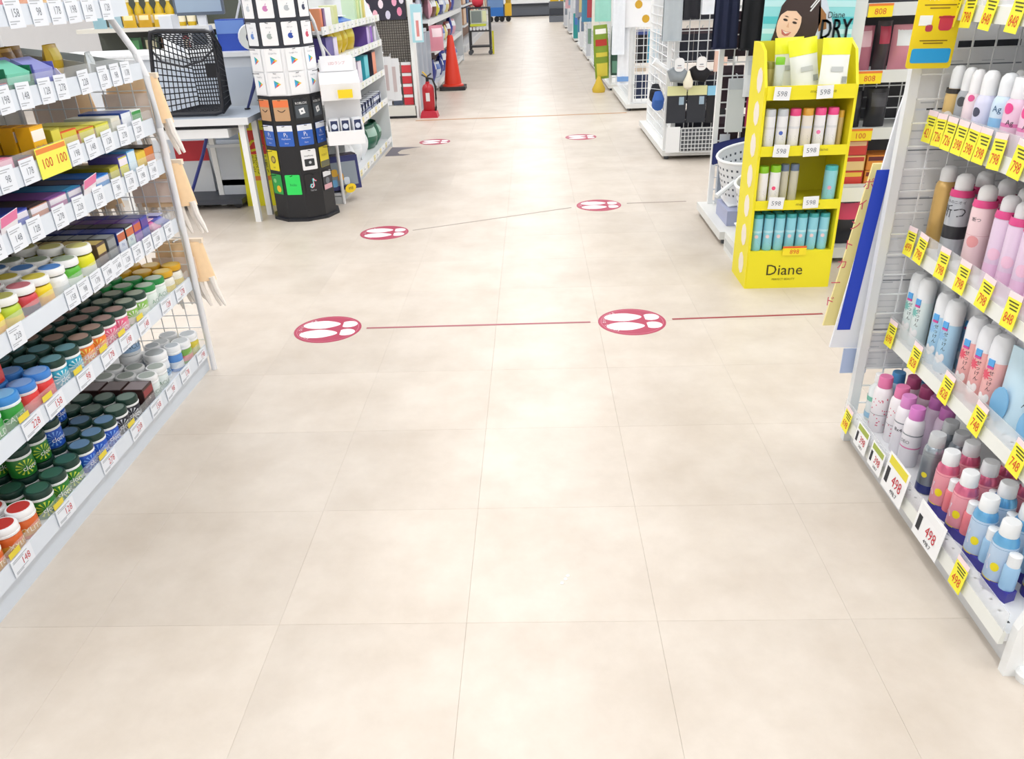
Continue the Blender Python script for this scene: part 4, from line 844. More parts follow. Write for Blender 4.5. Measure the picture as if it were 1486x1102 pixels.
# yellow caution sign
q = thing('caution_sign', 'yellow floor caution sign with red panel under the table', 'floor sign', loc=(-1.935, 5.5, 0), rot=(0, 0, 0))
MB().prism([(-0.115, 0), (0.115, 0), (0.09, 0.58), (-0.085, 0.58)], -0.012, 0.012, 'y').build('board', mat('#ece51c', 0.5), q)
MB().box(-0.05, 0.085, -0.0135, -0.012, 0.36, 0.52).build('red_panel', mat('#d8382c', 0.5), q)
MB().tube([(-0.04, -0.0135, 0.41), (0.0, -0.0135, 0.45), (0.04, -0.0135, 0.45), (0.065, -0.0135, 0.42), (0.03, -0.0135, 0.395), (-0.02, -0.0135, 0.385)], 0.009, 6).build('symbol', mat('#f0e23a', 0.5), q)
b = MB(); b.text('足元に', 0.045, fNY(-0.0135, 0.015, 0.33)).text('ご注意', 0.045, fNY(-0.0135, 0.015, 0.285)).text('下さい', 0.045, fNY(-0.0135, 0.015, 0.24)); b.build('lettering', mat('#2d3a2a', 0.5), q)['kind'] = 'stuff'
MB().box(-0.05, 0.085, -0.0135, -0.012, 0.18, 0.21).build('orange_bar', mat('#e8843a', 0.5), q)
# card spinner
SPX, SPY, SPR = -1.56, 5.25, 0.194
CDIR = math.atan2(-SPY, -SPX)
sp = thing('card_spinner', 'tall rotating card stand, white above and black below, at the aisle corner', 'display stand', loc=(SPX, SPY, 0), rot=(0, 0, CDIR))
def decagon(r, z0, z1): return MB().lathe([(r, z0), (r, z1)], 10)
def rot18(mb):
    c, s = math.cos(PI/10), math.sin(PI/10); mb.v = [(x*c-y*s, x*s+y*c, z) for x, y, z in mb.v]; return mb
R10 = SPR/math.cos(PI/10)
(decagon(R10, 0.02, 0.785)).build('lower_body', mat('#1b1c21', 0.4), sp)
(decagon(R10, 0.785, 1.055)).build('white_body', mat('#eef0f3', 0.4), sp)
(decagon(R10, 1.055, 1.62)).build('upper_body', mat('#2b2f3a', 0.4), sp)
MB().lathe([(0.225, 0.0), (0.225, 0.015), (0.2, 0.02)], 10).build('base', mat('#22242a', 0.4), sp)
def gift_card(bg, draw, w=0.098, hgt=0.128):
    def make():
        k = thing('gift_card', '', 'gift card')
        MB().prism([(p[0], p[1]) for p in rrect(w, hgt, 0.006)], -0.0008, 0.0008, 'x').build('card', mat(bg, 0.35), k)
        MB().tube([(0.0015, 0, hgt*0.46), (0.03, 0, hgt*0.48), (0.045, 0, hgt*0.50)], 0.0022, 6).build('hook', mat('#2a2c33', 0.3, 0.5), k)
        draw(k, w, hgt); return k
    return make
def pr(k, poly, hexc, off=0.0014, name='print'): MB().prism(poly, 0.0006, off, 'x').build(name, mat(hexc, 0.4), k)
def circ(cy, cz, r, n=16, sy=1, sz=1): return [(cy+r*sy*math.cos(2*PI*i/n), cz+r*sz*math.sin(2*PI*i/n)) for i in range(n)]
def rect(y0, y1, z0, z1): return [(y0, z0), (y1, z0), (y1, z1), (y0, z1)]
def tx(k, s, size, y, z, hexc, off=0.0018): MB().text(s, size, fX(off, y, z)).build('lettering', mat(hexc, 0.4), k)['kind'] = 'stuff'
def d_apple(c):
    def f(k, w, h):
        body = []
        for i in range(28):
            a = 2*PI*i/28; r = 0.016*(1+0.06*math.cos(2*a)); y = r*math.cos(a); z = -0.012+r*math.sin(a)*1.05
            if (y-0.018)**2+(z+0.008)**2 < 0.0085**2: y = 0.018-math.sqrt(max(0, 0.0085**2-(z+0.008)**2))
            body.append((y, z))
        pr(k, body, c, name='fruit_logo'); pr(k, [(0.0, 0.006), (0.006, 0.008), (0.009, 0.016), (0.002, 0.013)], c, name='leaf_logo')
        tx(k, 'Gift Card', 0.009, 0, 0.035, '#9aa0a8')
    return f
def d_play(k, w, h):
    pr(k, [(-0.018, -0.026), (-0.018, 0.02), (0.002, -0.003)], '#3fa0d8', name='logo_blue'); pr(k, [(-0.018, 0.02), (0.012, 0.004), (0.002, -0.003)], '#3fb07a', name='logo_green')
    pr(k, [(0.012, 0.004), (0.024, -0.003), (0.012, -0.010), (0.002, -0.003)], '#f3c43c', name='logo_yellow'); pr(k, [(-0.018, -0.026), (0.012, -0.010), (0.002, -0.003)], '#e5524a', name='logo_red')
    tx(k, 'Google Play', 0.011, 0, 0.038, '#9ba1ab')
def d_smile(k, w, h):
    pr(k, rect(-w*0.49, w*0.49, h*0.14, h*0.46), '#ef7f4a', name='top_band')
    MB().tube([(0.0016, -0.024+0.048*i/8, 0.002-0.012*math.sin(PI*i/8)) for i in range(9)], 0.0025, 5).build('smile_logo', mat('#3b2a1c', 0.4), k)
def d_blocks(k, w, h):
    a = 0.24; sq = lambda r: [(r*math.cos(a+PI/4+i*PI/2), -0.012+r*math.sin(a+PI/4+i*PI/2)) for i in range(4)]
    pr(k, rect(-w*0.42, w*0.42, -h*0.4, h*0.18), '#4c545c', name='picture'); pr(k, sq(0.024), '#f2f3f4', 0.0018, 'square_logo'); pr(k, sq(0.007), '#4c545c', 0.0022, 'square_hole'); tx(k, 'ROBLOX', 0.019, 0, 0.036, '#f2f3f4')
def d_pad(k, w, h):
    pr(k, rect(-w*0.495, w*0.495, h*0.22, h*0.49), '#eef1f6', name='top_band'); tx(k, 'P', 0.034, -0.004, 0.006, '#f3f5fa'); tx(k, 'S', 0.02, 0.009, -0.001, '#f3f5fa'); tx(k, 'PlayStation', 0.013, 0, -0.018, '#e6ecf8'); tx(k, 'Store', 0.011, 0, -0.045, '#e6ecf8')
def d_coin(k, w, h): pr(k, circ(0, 0.005, 0.024), '#6a5a30', name='coin_logo'); pr(k, circ(0, 0.005, 0.015), '#c9b24a', 0.0018, 'coin_centre'); tx(k, 'NET', 0.012, 0, -0.045, '#6a5a30')
def d_radio(k, w, h): pr(k, [(p[0], p[1]-0.018) for p in rrect(0.066, 0.046, 0.005)], '#2c3036', name='picture'); pr(k, circ(0.004, -0.018, 0.009), '#c8ccd0', 0.0018, 'emblem'); tx(k, 'WebMoney', 0.013, 0, 0.024, '#2c3036')
def d_two(k, w, h): pr(k, rect(-w*0.49, w*0.49, -h*0.49, -h*0.2), '#6a6b52', name='lower_band'); tx(k, 'POINT', 0.02, 0, 0.01, '#a58d14')
def d_leaf(k, w, h): pr(k, circ(0.01, -0.03, 0.022), '#f0c22c', name='yellow_spot'); pr(k, circ(-0.02, 0.02, 0.014), '#8fd08a', name='pale_spot')
def d_word(k, w, h): tx(k, 'hulu', 0.026, 0, 0.0, '#1f9a4e')
def d_note(k, w, h):
    for dy, c, off in ((-0.003, '#3fd6d8', 0.0014), (0.003, '#ee3f66', 0.0016), (0, '#f4f5f6', 0.002)):
        MB().tube([(off, dy+0.006, 0.03), (off, dy+0.006, -0.012), (off, dy+0.002, -0.022), (off, dy-0.008, -0.026), (off, dy-0.016, -0.018), (off, dy-0.012, -0.008), (off, dy-0.003, -0.005)], 0.0042, 6).build('note_logo', mat(c, 0.4), k)
        MB().tube([(off, dy+0.006, 0.03), (off, dy+0.012, 0.02), (off, dy+0.024, 0.014)], 0.0042, 6).build('note_logo', mat(c, 0.4), k)
    tx(k, 'TikTok', 0.014, 0, -0.045, '#c9ccd0')
def d_photo(k, w, h): pr(k, rect(-w*0.45, w*0.45, h*0.2, h*0.45), '#e8eaee', name='top_band'); pr(k, circ(0.0, -0.004, 0.022), '#6e737c', name='picture'); pr(k, rect(-w*0.45, w*0.45, -h*0.45, -h*0.2), '#d9a6b0', name='lower_band')
ROWS = [(1.285, [('#f4f5f7', d_apple('#c9d0d8'), 'white card with pale fruit logo'), ('#f4f5f7', d_apple('#c77fb4'), 'white card with pink fruit logo'), ('#f4f5f7', d_apple('#b9bfc4'), 'white card with grey fruit logo'), ('#f4f5f7', d_apple('#3a3f5c'), 'white card with navy fruit logo')], 'top row'),
        (1.135, [('#eef1f5', d_apple('#6a8fd0'), 'white card with blue fruit logo'), ('#f4f5f7', d_apple('#a9b3b0'), 'white card with silver fruit logo'), ('#f4f5f7', d_apple('#2f4fa8'), 'white card with dark blue fruit logo'), ('#f4f5f7', d_apple('#d0506a'), 'white card with red fruit logo')], 'second row'),
        (0.99, [('#f5f6f8', d_play, 'white card with rainbow triangle')]*4, 'third row'), (0.855, [('#f5f6f8', d_play, 'white card with rainbow triangle')]*4, 'fourth row'),
        (0.70, [('#c9a17a', d_smile, 'brown card with orange top')]*2+[('#22262c', d_blocks, 'black card with white tilted square')]*2, 'fifth row'),
        (0.545, [('#2f63c0', d_pad, 'blue card with white top')]*4, 'sixth row'),
        (0.39, [('#e8d820', d_coin, 'yellow card with dark round emblem'), None, ('#f0f1f3', d_radio, 'white card with black picture'), ('#e6d41c', d_two, 'yellow card with dull lower band')], 'seventh row'),
        (0.238, [('#28a24a', d_leaf, 'green card with yellow spot'), ('#2ede62', d_word, 'bright green card with lettering'), ('#1b1c21', d_note, 'black card with music note logo'), ('#2a2c36', d_photo, 'dark card with pale top and pink foot')], 'bottom row')]
for z, cards4, rn in ROWS:
    for i, cd in enumerate(cards4):
        if not cd: continue
        a = CDIR+(-54+36*i)*PI/180
        place((cd[0], cd[2]), gift_card(cd[0], cd[1]), '%s, %s of card spinner, %s from left' % (cd[2], rn, ORD[i]), (SPX+(SPR+0.004)*math.cos(a), SPY+(SPR+0.004)*math.sin(a), z), a, 'cards on the spinner')
# ------------------------------------------------------------------ left shelving beyond the spinner
MX, MB_, MY0, MY1 = -1.35, -1.82, 5.48, 7.62
ms = thing('shelf_unit', 'white shelving with notebooks and batteries beside the card spinner', 'shelf', loc=(MX, 6.5, 0))
def mp(mb, name, m, parent=ms, **k):
    o = mb.build(name, m, parent, **k)
    if parent is ms: o.matrix_parent_inverse = Matrix.Translation((-MX, -6.5, 0))
    return o
MRB = [0.05, 0.40, 0.645, 0.895, 1.095]
mp(MB().box(MB_, MX-0.02, MY0, MY1, 0, 0.05), 'plinth', mat('#cfd2d4', 0.5))
mp(MB().box(MB_-0.02, MB_, MY0, MY1, 0, 1.45), 'back_panel', mat('#dadcdc', 0.5))
for i, zb in enumerate(MRB):
    sh = mp(MB().box(MB_, MX-0.008, MY0, MY1-0.02, zb+0.006, zb+0.024), 'shelf', mat('#e6e8e9', 0.4))
    mp(MB().box(MX-0.008, MX, MY0, MY1-0.02, zb, zb+0.05), 'price_rail', mat('#e9ebea', 0.4), sh)
mp(MB().prism([(MB_, 0), (MX+0.005, 0), (MX-0.005, 0.9), (MX-0.06, 1.15), (MX-0.14, 1.32), (MB_, 1.4)], MY1-0.02, MY1, 'y'), 'end_panel', mat('#e4e7e8', 0.4))
mp(MB().tube([(MX-0.13, MY0, 1.35), (MX-0.05, MY0, 1.18), (MX-0.012, MY0, 1.0), (MX-0.005, MY0, 0.0)], 0.012, 8), 'end_post', WHITE, smooth=True)
mp(MB().tube([(MX-0.02, MY0, 1.05), (MX-0.01, MY0+0.32, 0.9)], 0.006, 6), 'brace', WHITE, smooth=True)
SN = ['bottom', 'second', 'third', 'fourth', 'top']
def mid_cards(i, zb, ys, cols):
    for j, y in enumerate(ys):
        key = ('midcard', cols[j % len(cols)])
        def mk(c=cols[j % len(cols)]):
            k = thing('price_card', '', 'price tag'); MB().box(-0.0008, 0.0008, -0.03, 0.03, -0.022, 0.022).build('card', mat(c, 0.5), k)
            MB().box(0.0008, 0.0013, -0.02, 0.016, -0.006, 0.002).build('price_print', mat('#b3b8bf', 0.6), k); return k
        place(key, mk, 'small price card, %s from the spinner on the %s rail of notebook shelving' % (ORD[j], SN[i]), (MX+0.0015, y, zb+0.025), 0, 'price cards on the notebook shelving')
for i, zb in enumerate(MRB):
    cols = ['#e9ddA0'.lower(), '#eef0f0'] if i in (0, 1) else ['#eef1f0', '#e4e6d2', '#dfe8dc']
    mid_cards(i, zb, [5.55+0.145*j for j in range(14)], cols)
def books(i, items, label):
    for j, (y, w, d, h_, c, f) in enumerate(items):
        place(('mid', i, j), carton(c, f, w, d, h_, None, '#fff', None, None, name='stationery_pack', cat='stationery'), label[j] + ' on the %s shelf of notebook shelving' % SN[i], (MX-0.03-d/2, y, MRB[i]+0.025), 0, 'stationery on the shelving')
books(3, [(5.75, 0.2, 0.14, 0.15, '#4a3f86', '#5d5299'), (5.93, 0.12, 0.12, 0.14, '#c9c3e0', '#dcd5ec'), (7.15, 0.1, 0.12, 0.15, '#6d4fa8', '#cbb6e6'), (7.3, 0.1, 0.12, 0.15, '#e3d9ef', '#8a4fc0'), (7.47, 0.1, 0.1, 0.14, '#b9b3c8', '#d9d4e4')],
      ['large violet pack', 'pale lilac pack', 'purple striped pack', 'white and purple pack', 'pale grey pack'])
for j, (y, rz) in enumerate([(6.2, 0.2), (6.4, -0.1), (6.62, 0.15), (6.85, -0.2)]):
    place('ybag', pouch('#e0c018', '#f0e04a', 0.2, 0.17, 0.1, 'stationery_bag', 'bag'), 'yellow stationery bag, %s from spinner on the fourth shelf' % ORD[j], (MX-0.14, y, MRB[3]+0.025), rz, 'yellow bags on the shelving')
books(2, [(5.95, 0.09, 0.2, 0.17, '#e58f6a', '#ecb59a'), (6.1, 0.12, 0.2, 0.16, '#ead7dc', '#e9bfc4'), (6.26, 0.13, 0.2, 0.17, '#c9c6e6', '#b3b3df'), (6.45, 0.15, 0.2, 0.17, '#e4d3e2', '#d9cfe4'), (6.66, 0.14, 0.2, 0.17, '#cfc6d8', '#e3dbe6'), (6.95, 0.17, 0.2, 0.19, '#39aebf', '#5cc6d2'), (7.3, 0.16, 0.18, 0.2, '#3a2f3c', '#e58f6e')],
      ['coral notebook', 'pale pink notebook', 'periwinkle notebook', 'mauve notebook', 'greyish lilac notebook', 'turquoise notebook', 'dark notebook with orange cover'])
for j in range(14):
    y = 5.72+0.128*j
    for lay in range(1 if j < 3 else 2):
        place('battery', carton('#2a3350', '#d5dbe6', 0.11, 0.1, 0.05, 'AA', '#3a4fa0', '#2f3f7a', '#e2e6ec', name='battery_box', cat='box', size=0.022), 'navy and white battery box, %s from spinner, %s layer, second shelf' % (ORD[j], ('lower', 'upper')[lay]), (MX-0.075, y, MRB[1]+0.025+0.051*lay), random.uniform(-0.15, 0.15), 'battery boxes on the second shelf')
books(4, [(5.62, 0.06, 0.1, 0.13, '#e59a72', '#d9764e'), (5.70, 0.05, 0.1, 0.13, '#6a4a70', '#80578a'), (5.82, 0.17, 0.1, 0.13, '#e6e9ee', '#eef0f2'), (6.05, 0.12, 0.1, 0.14, '#dbe0b0', '#c8cf8e'), (6.75, 0.07, 0.1, 0.19, '#c8dfc0', '#b9d8ae'), (6.86, 0.07, 0.1, 0.19, '#dfe8b2', '#cbdc96'), (6.97, 0.07, 0.1, 0.19, '#bcd9a6', '#d8e6bc'), (7.1, 0.07, 0.1, 0.18, '#e2d58a', '#d8c66a')],
      ['orange pen box', 'plum pen box', 'wide white pen box', 'pale olive pen box', 'mint pen box', 'lime pen box', 'leaf green pen box', 'sand pen box'])
place('bluepk', flatpack('#4a78c8', 0.3, 0.14, 0.06, '#dfe6f2'), 'blue and white packet lying on the top shelf', (MX-0.1, 6.4, MRB[4]+0.025))
for j, (y, c, c2, d) in enumerate([(6.2, '#e8ebee', '#dfe3e6', 'white plastic bag'), (6.45, '#eceeef', '#e3e6e8', 'white plastic bag'), (6.75, '#f0f2f3', '#e6e8ea', 'white plastic bag'), (7.15, '#2f6a52', '#9fc0b0', 'dark green bag'), (7.4, '#3f7a5f', '#c0d8cc', 'dark green bag')]):
    place('wbag%d' % (j > 2), pouch(c, c2, 0.24, 0.24 if j < 3 else 0.2, 0.16, 'plastic_bag', 'bag'), '%s, %s from spinner on the bottom shelf' % (d, ORD[j]), (MX-0.13, y, MRB[0]+0.025), 0.3*(-1)**j, 'bags on the bottom shelf')
q = thing('display_box', 'navy picture box with round yellow tag leaning on the bottom shelf', 'box', loc=(-1.37, 5.57, 0.08), rot=(-0.18, 0, 0.5))
MB().box(-0.12, 0.12, -0.06, 0.06, 0, 0.23).build('carton', mat('#2a2f6a', 0.4), q)
MB().box(-0.09, 0.1, -0.062, -0.06, 0.03, 0.19).build('window', mat('#8f9aa4', 0.2), q)
for x, z, c in ((-0.06, 0.12, '#e8b53a'), (-0.02, 0.09, '#dba035'), (0.02, 0.06, '#d8e2ee'), (-0.07, 0.05, '#6fb2e0')): MB().prism([(p[0]+x, p[1]+z) for p in rrect(0.04, 0.05, 0.012)], -0.064, -0.062, 'y').build('picture', mat(c, 0.4), q)
q = thing('round_tag', 'round yellow price tag at foot of the navy picture box', 'price tag', loc=(-1.30, 5.50, 0.075), rot=(0, 0, -0.6))
MB().prism(circ(0, 0.03, 0.04, 14, 1.3, 0.8), -0.001, 0.001, 'x').build('card', mat('#f2cf1e', 0.5), q); MB().text('998', 0.03, fX(0.0015, 0, 0.028)).build('price_print', mat('#5a3a10', 0.5), q)['kind'] = 'stuff'
q = thing('brown_picture_box', 'dark brown picture box between navy box and white bags', 'box', loc=(-1.42, 5.86, 0.075), rot=(0, 0, 0.6)); MB().box(-0.09, 0.09, -0.04, 0.04, 0, 0.2).build('carton', mat('#32283c', 0.4), q); MB().box(-0.075, 0.075, -0.042, -0.04, 0.02, 0.13).build('picture', mat('#b07a6a', 0.4), q)
# white two-tier counter display hung at the near end
q = thing('counter_display', 'white two-tier cardboard display of bulb boxes facing the aisle', 'display stand', loc=(-1.215, 5.185, 0.47), rot=(0, 0, 0.25))
MB().box(-0.11, 0.12, -0.06, 0.09, 0.0, 0.012).build('floor_panel', WHITE, q)
MB().box(-0.11, 0.12, 0.08, 0.092, 0.0, 0.5).build('back_panel', WHITE, q)
MB().prism([(-0.115, 0), (-0.105, 0), (-0.105, 0.12), (-0.115, 0.12)], -0.06, 0.09, 'y').build('side_panel', WHITE, q); MB().prism([(0.11, 0), (0.12, 0), (0.12, 0.12), (0.11, 0.12)], -0.06, 0.09, 'y').build('side_panel', WHITE, q)
MB().box(-0.11, 0.12, -0.072, -0.06, 0.0, 0.085).build('front_lip', mat('#f4f5f7', 0.45), q)
MB().prism([(0.09, 0.28), (-0.06, 0.27), (-0.075, 0.37), (0.09, 0.43)], -0.12, 0.125, 'x').build('upper_box', mat('#f4f5f7', 0.45), q)
MB().box(-0.1, 0.1, 0.07, 0.08, 0.43, 0.52).build('header', mat('#f2f3f6', 0.45), q)
MB().text('LEDランプ', 0.022, fNY(0.069, 0, 0.475)).build('lettering', mat('#d9a3a8', 0.5), q)['kind'] = 'stuff'
tag(MB().box(-0.045, 0.045, -0.001, 0.001, 0, 0.05).build('price_tag', mat('#f3d51c', 0.5), loc=(-1.165, 5.1, 0.755), rot=(0, 0, 0.25)), 'yellow price tag on the white two-tier display', 'price tag')
for j in range(3):
    def bulb():
        k = thing('bulb_box', '', 'box'); MB().box(-0.03, 0.03, -0.03, 0.03, 0, 0.14).build('carton', mat('#e6eaf0', 0.4), k); MB().box(-0.022, 0.022, -0.0312, -0.03, 0.01, 0.13).build('front_print', mat('#27345c', 0.4), k)
        MB().prism(circ(0, 0.095, 0.017), -0.0325, -0.031, 'y').build('bulb_picture', mat('#dfe7f4', 0.3), k); MB().prism(circ(0, 0.045, 0.014, 12, 1, 1.6), -0.0325, -0.031, 'y').build('bulb_picture', mat('#c9d6ea', 0.3), k); return k
    place('bulb', bulb, ('left', 'middle', 'right')[j]+' bulb box standing in the white two-tier display', (-1.277+0.068*j, 5.168+0.0175*j, 0.484), 0.25 + (0.25 if j == 2 else 0), 'bulb boxes')
# white bags hung at the far end panel
for j, (x, z) in enumerate([(-1.37, 0.42), (-1.31, 0.40)]):
    def pbag():
        k = thing('hanging_bag', '', 'bag'); MB().grid(lambda u, v: (-0.075+0.15*u, -0.012*math.sin(PI*u), v*0.37), 6, 4).grid(lambda u, v: (-0.075+0.15*u, 0.012*math.sin(PI*u), v*0.37), 6, 4).build('sleeve', mat('#eef0f2', 0.35), k, True)
        MB().box(-0.05, 0.04, -0.0165, -0.0125, 0.08, 0.3).build('print', mat('#d6c7c6', 0.4), k); MB().tube([(0, 0, 0.37), (0, 0.02, 0.4), (0, 0.05, 0.405)], 0.004, 6).build('hook', STEEL, k, True); return k
    place('pbag', pbag, ('front', 'rear')[j]+' white bag hung on the far end panel of notebook shelving', (x, MY1+0.06+0.05*j, z), 0.1*j)
# ------------------------------------------------------------------ back-left shelf with yellow bottles
q = thing('shelf_unit', 'shelf of yellow bottles seen behind the counter', 'shelf', loc=(-3.0, 6.95, 0))
MB().box(-0.75, 0.6, 0.35, 0.38, 0, 1.6).build('back_panel', mat('#4a4f48', 0.5), q)
for z in (0.05, 0.82, 1.1): MB().box(-0.75, 0.6, 0.0, 0.35, z, z+0.03).build('shelf', mat('#e6e3d8', 0.4), q)
def ybottle():
    k = thing('yellow_bottle', '', 'bottle'); MB().lathe([(0.032, 0), (0.035, 0.01), (0.035, 0.13), (0.014, 0.17), (0.014, 0.19)], 14).build('body', mat('#cfae1e', 0.3), k, True)
    MB().lathe([(0.017, 0.188), (0.017, 0.22), (0.013, 0.225)], 12).build('cap', mat('#efe7c0', 0.4), k, True); MB().lathe([(0.0355, 0.03), (0.0355, 0.09)], 14, caps=False).build('label', mat('#f2ead0', 0.4), k, True); return k
for i in range(8): place('ybottle', ybottle, 'yellow bottle, %s from left on the shelf behind the counter' % ORD[i], (-3.32+0.085*i, 7.05, 1.131), 0, 'yellow bottles behind the counter')
for i, (x, c, c2, d) in enumerate([(-3.35, '#2f6a3a', '#4f9a58', 'green'), (-3.2, '#3a4a3a', '#c9c2a0', 'dark green'), (-3.05, '#7a5a4a', '#d8c0a0', 'brown'), (-2.92, '#c23a36', '#e8d8c0', 'red and cream'), (-2.78, '#d9cfae', '#b98a4a', 'cream'), (-2.62, '#8fc4e4', '#dfeef6', 'light blue')]):
    place('backp%d' % i, pouch(c, c2, 0.13, 0.2, 0.06, 'snack_packet', 'packet'), '%s packet on the lower shelf behind the counter' % d, (x, 7.08, 0.851), -PI/2)
for i, (x, c, c2, d) in enumerate([(-3.55, '#9cc4d0', '#dfeaee', 'pale teal'), (-3.42, '#a9c8d4', '#e6eef0', 'light grey blue'), (-3.3, '#e0b52c', '#f2e6b0', 'bright yellow'), (-3.17, '#d9a824', '#efe0a8', 'golden'), (-3.04, '#e2bc38', '#f4ead0', 'lemon')]):
    place('goldp%d' % i, pouch(c, c2, 0.11, 0.1 if i > 1 else 0.2, 0.04, 'snack_packet', 'packet'), '%s packet in front of yellow bottles behind the counter' % d, (x, 6.98, 1.131), -PI/2)
# ------------------------------------------------------------------ yellow cardboard display
yd = thing('floor_display', 'bright yellow cardboard floor display with portrait header', 'display stand', loc=(1.205, 3.73, 0))
YM = mat('#ecdf1c', 0.5); YM2 = mat('#d8cf2a', 0.5)
for sx in (-1, 1):
    MB().prism([(-0.13, 0), (0.13, 0), (0.13, 1.09), (0.02, 1.09), (-0.05, 1.06), (-0.12, 0.92)], sx*0.195-0.006, sx*0.195+0.006, 'x').build('side_panel', YM, yd)
MB().box(-0.19, 0.19, 0.11, 0.122, 0, 1.09).build('back_panel', YM2, yd)
MB().box(-0.196, 0.196, -0.132, -0.118, 0, 0.185).build('front_panel', YM, yd)
b = MB(); b.text('Diane', 0.075, fNY(-0.1335, -0.02, 0.09)); b.build('brand_lettering', mat('#3a3410', 0.5), yd)['kind'] = 'stuff'
b = MB(); b.text('PERFECT BEAUTY', 0.014, fNY(-0.1335, -0.02, 0.045)); b.build('tagline_lettering', mat('#6a6014', 0.5), yd)['kind'] = 'stuff'
for z, lip in ((0.17, 0.0), (0.40, 0.035), (0.645, 0.035), (0.885, 0.05)):
    s_ = MB().box(-0.19, 0.19, -0.12, 0.11, z, z+0.012).build('shelf', YM2, yd)
    if lip:
        MB().box(-0.19, 0.19, -0.13, -0.119, z-0.018, z+lip-0.01).build('shelf_lip', YM, s_)
        b = MB(); b.text('moist diane', 0.02, fNY(-0.1315, 0.05, z-0.004+lip/2-0.006), 0, 1.2); b.build('lip_lettering', mat('#8a7f1a', 0.5), s_)['kind'] = 'stuff'
for i in range(7):
    z = 0.1+0.14*i
    MB().prism([(-0.03+0.045*math.cos(2*PI*k/8), z+0.045*math.sin(2*PI*k/8)*1.2) for k in range(8)], -0.2025, -0.2012, 'x').build('flower_print', mat('#efe6d8', 0.5), yd)
# header poster with a portrait
po = thing('poster', 'turquoise header poster of a smiling woman with dark hair, reading DRY', 'poster', loc=(1.235, 3.865, 1.03))
def pp(poly, hexc, lvl, name): MB().prism(poly, -0.002-0.0006*(lvl+1), -0.002-0.0006*lvl, 'y').build(name, mat(hexc, 0.45), po)
MB().box(-0.2, 0.2, -0.002, 0.002, -0.1, 0.5).build('sheet', mat('#8fd8dc', 0.45), po)
for z, w, c in ((0.02, 0.025, '#5cc8cc'), (0.09, 0.02, '#c4ebee'), (0.13, 0.03, '#4fc0c8'), (0.2, 0.025, '#b9e6ea'), (0.27, 0.03, '#5fc6ce'), (0.36, 0.04, '#a9dfe4')):
    pp([(-0.2, z), (0.2, z-0.015), (0.2, z+w-0.015), (-0.2, z+w)], c, 0, 'sea_stripe')
pp([(0.02, 0.0), (0.1, 0.0), (0.12, 0.1), (0.06, 0.24), (0.0, 0.3)], '#cdd9e8', 1, 'sky_patch')
pp([(-0.17, 0.01), (-0.145, 0.1), (-0.125, 0.2), (-0.075, 0.265), (0.0, 0.27), (0.045, 0.22), (0.055, 0.13), (0.035, 0.06), (-0.01, 0.035), (-0.06, 0.03), (-0.1, 0.04), (-0.125, -0.005)], '#3a2a28', 2, 'hair')
pp([(0.04, 0.2), (0.075, 0.16), (0.085, 0.1), (0.05, 0.09), (0.045, 0.13)], '#9a6a3c', 2, 'hair_highlight')
pp([(-0.115, 0.06), (-0.055, 0.06), (-0.055, -0.04), (-0.12, -0.04)], '#e8bd9f', 3, 'neck')
pp([(-0.18, -0.02), (-0.12, 0.015), (-0.1, -0.02), (-0.06, -0.03), (-0.03, 0.0), (0.03, 0.04), (0.05, -0.02), (0.05, -0.09), (-0.2, -0.09)], '#dfe3ee', 4, 'top')
pp([(-0.16, -0.01), (-0.115, -0.03), (-0.06, -0.035), (-0.03, -0.01), (-0.05, -0.05), (-0.13, -0.05)], '#c9d23a', 5, 'collar')
ca_, sa_ = math.cos(-0.3), math.sin(-0.3)
def fc(y, z): return (-0.085+(y*ca_-z*sa_), 0.125+(y*sa_+z*ca_))
pp([fc(0.052*math.cos(2*PI*i/20), 0.072*math.sin(2*PI*i/20)) for i in range(20)], '#f2cdb2', 5, 'face')
pp([fc(*p) for p in ((-0.055, 0.02), (-0.045, 0.075), (0.0, 0.085), (0.05, 0.06), (0.058, 0.01), (0.045, 0.04), (0.01, 0.058), (-0.03, 0.048))], '#3a2a28', 6, 'fringe')
for s_ in (-1, 1):
    pp([fc(s_*0.022+0.011*math.cos(2*PI*i/10), 0.012+0.005*math.sin(2*PI*i/10)) for i in range(10)], '#33231f', 6, 'eye')
    pp([fc(s_*0.022+d, 0.026+0.003*(1-abs(d)*80)) for d in (-0.012, 0, 0.012)]+[fc(s_*0.022, 0.024)], '#5a4030', 6, 'eyebrow')
pp([fc(-0.004, 0.008), fc(0.006, -0.014), fc(-0.007, -0.014)], '#e0b294', 6, 'nose')
pp([fc(-0.024, -0.028), fc(0.0, -0.032), fc(0.024, -0.028), fc(0.014, -0.046), fc(0.0, -0.05), fc(-0.014, -0.046)], '#c8706a', 6, 'mouth')
pp([fc(-0.018, -0.031), fc(0.0, -0.034), fc(0.018, -0.031), fc(0.0, -0.041)], '#f6efe8', 7, 'teeth')
for w, c in ((0, 0.175), (1, 0.19)): pp([(0.0, c), (0.035, c+0.045), (0.04, c+0.042), (0.006, c-0.002)], '#e3e6e8', 6, 'hair_clip')
for s, z, sz, x, wd in (('Diane', 0.155, 0.038, 0.12, 0.85), ('DRY', 0.095, 0.115, 0.125, 0.62)):
    b = MB()
    for dx in ((0,) if s != 'DRY' else (-0.002, 0, 0.002)): b.text(s, sz, fNY(-0.0075-abs(dx)*0.05, x+dx, z), 0, wd)
    b.build('poster_lettering', mat('#1f2f38', 0.5), po)['kind'] = 'stuff'
MB().text('Body', 0.05, fNY(-0.0075, -0.14, -0.06)).build('pink_lettering', mat('#ee5f8e', 0.5), po)['kind'] = 'stuff'
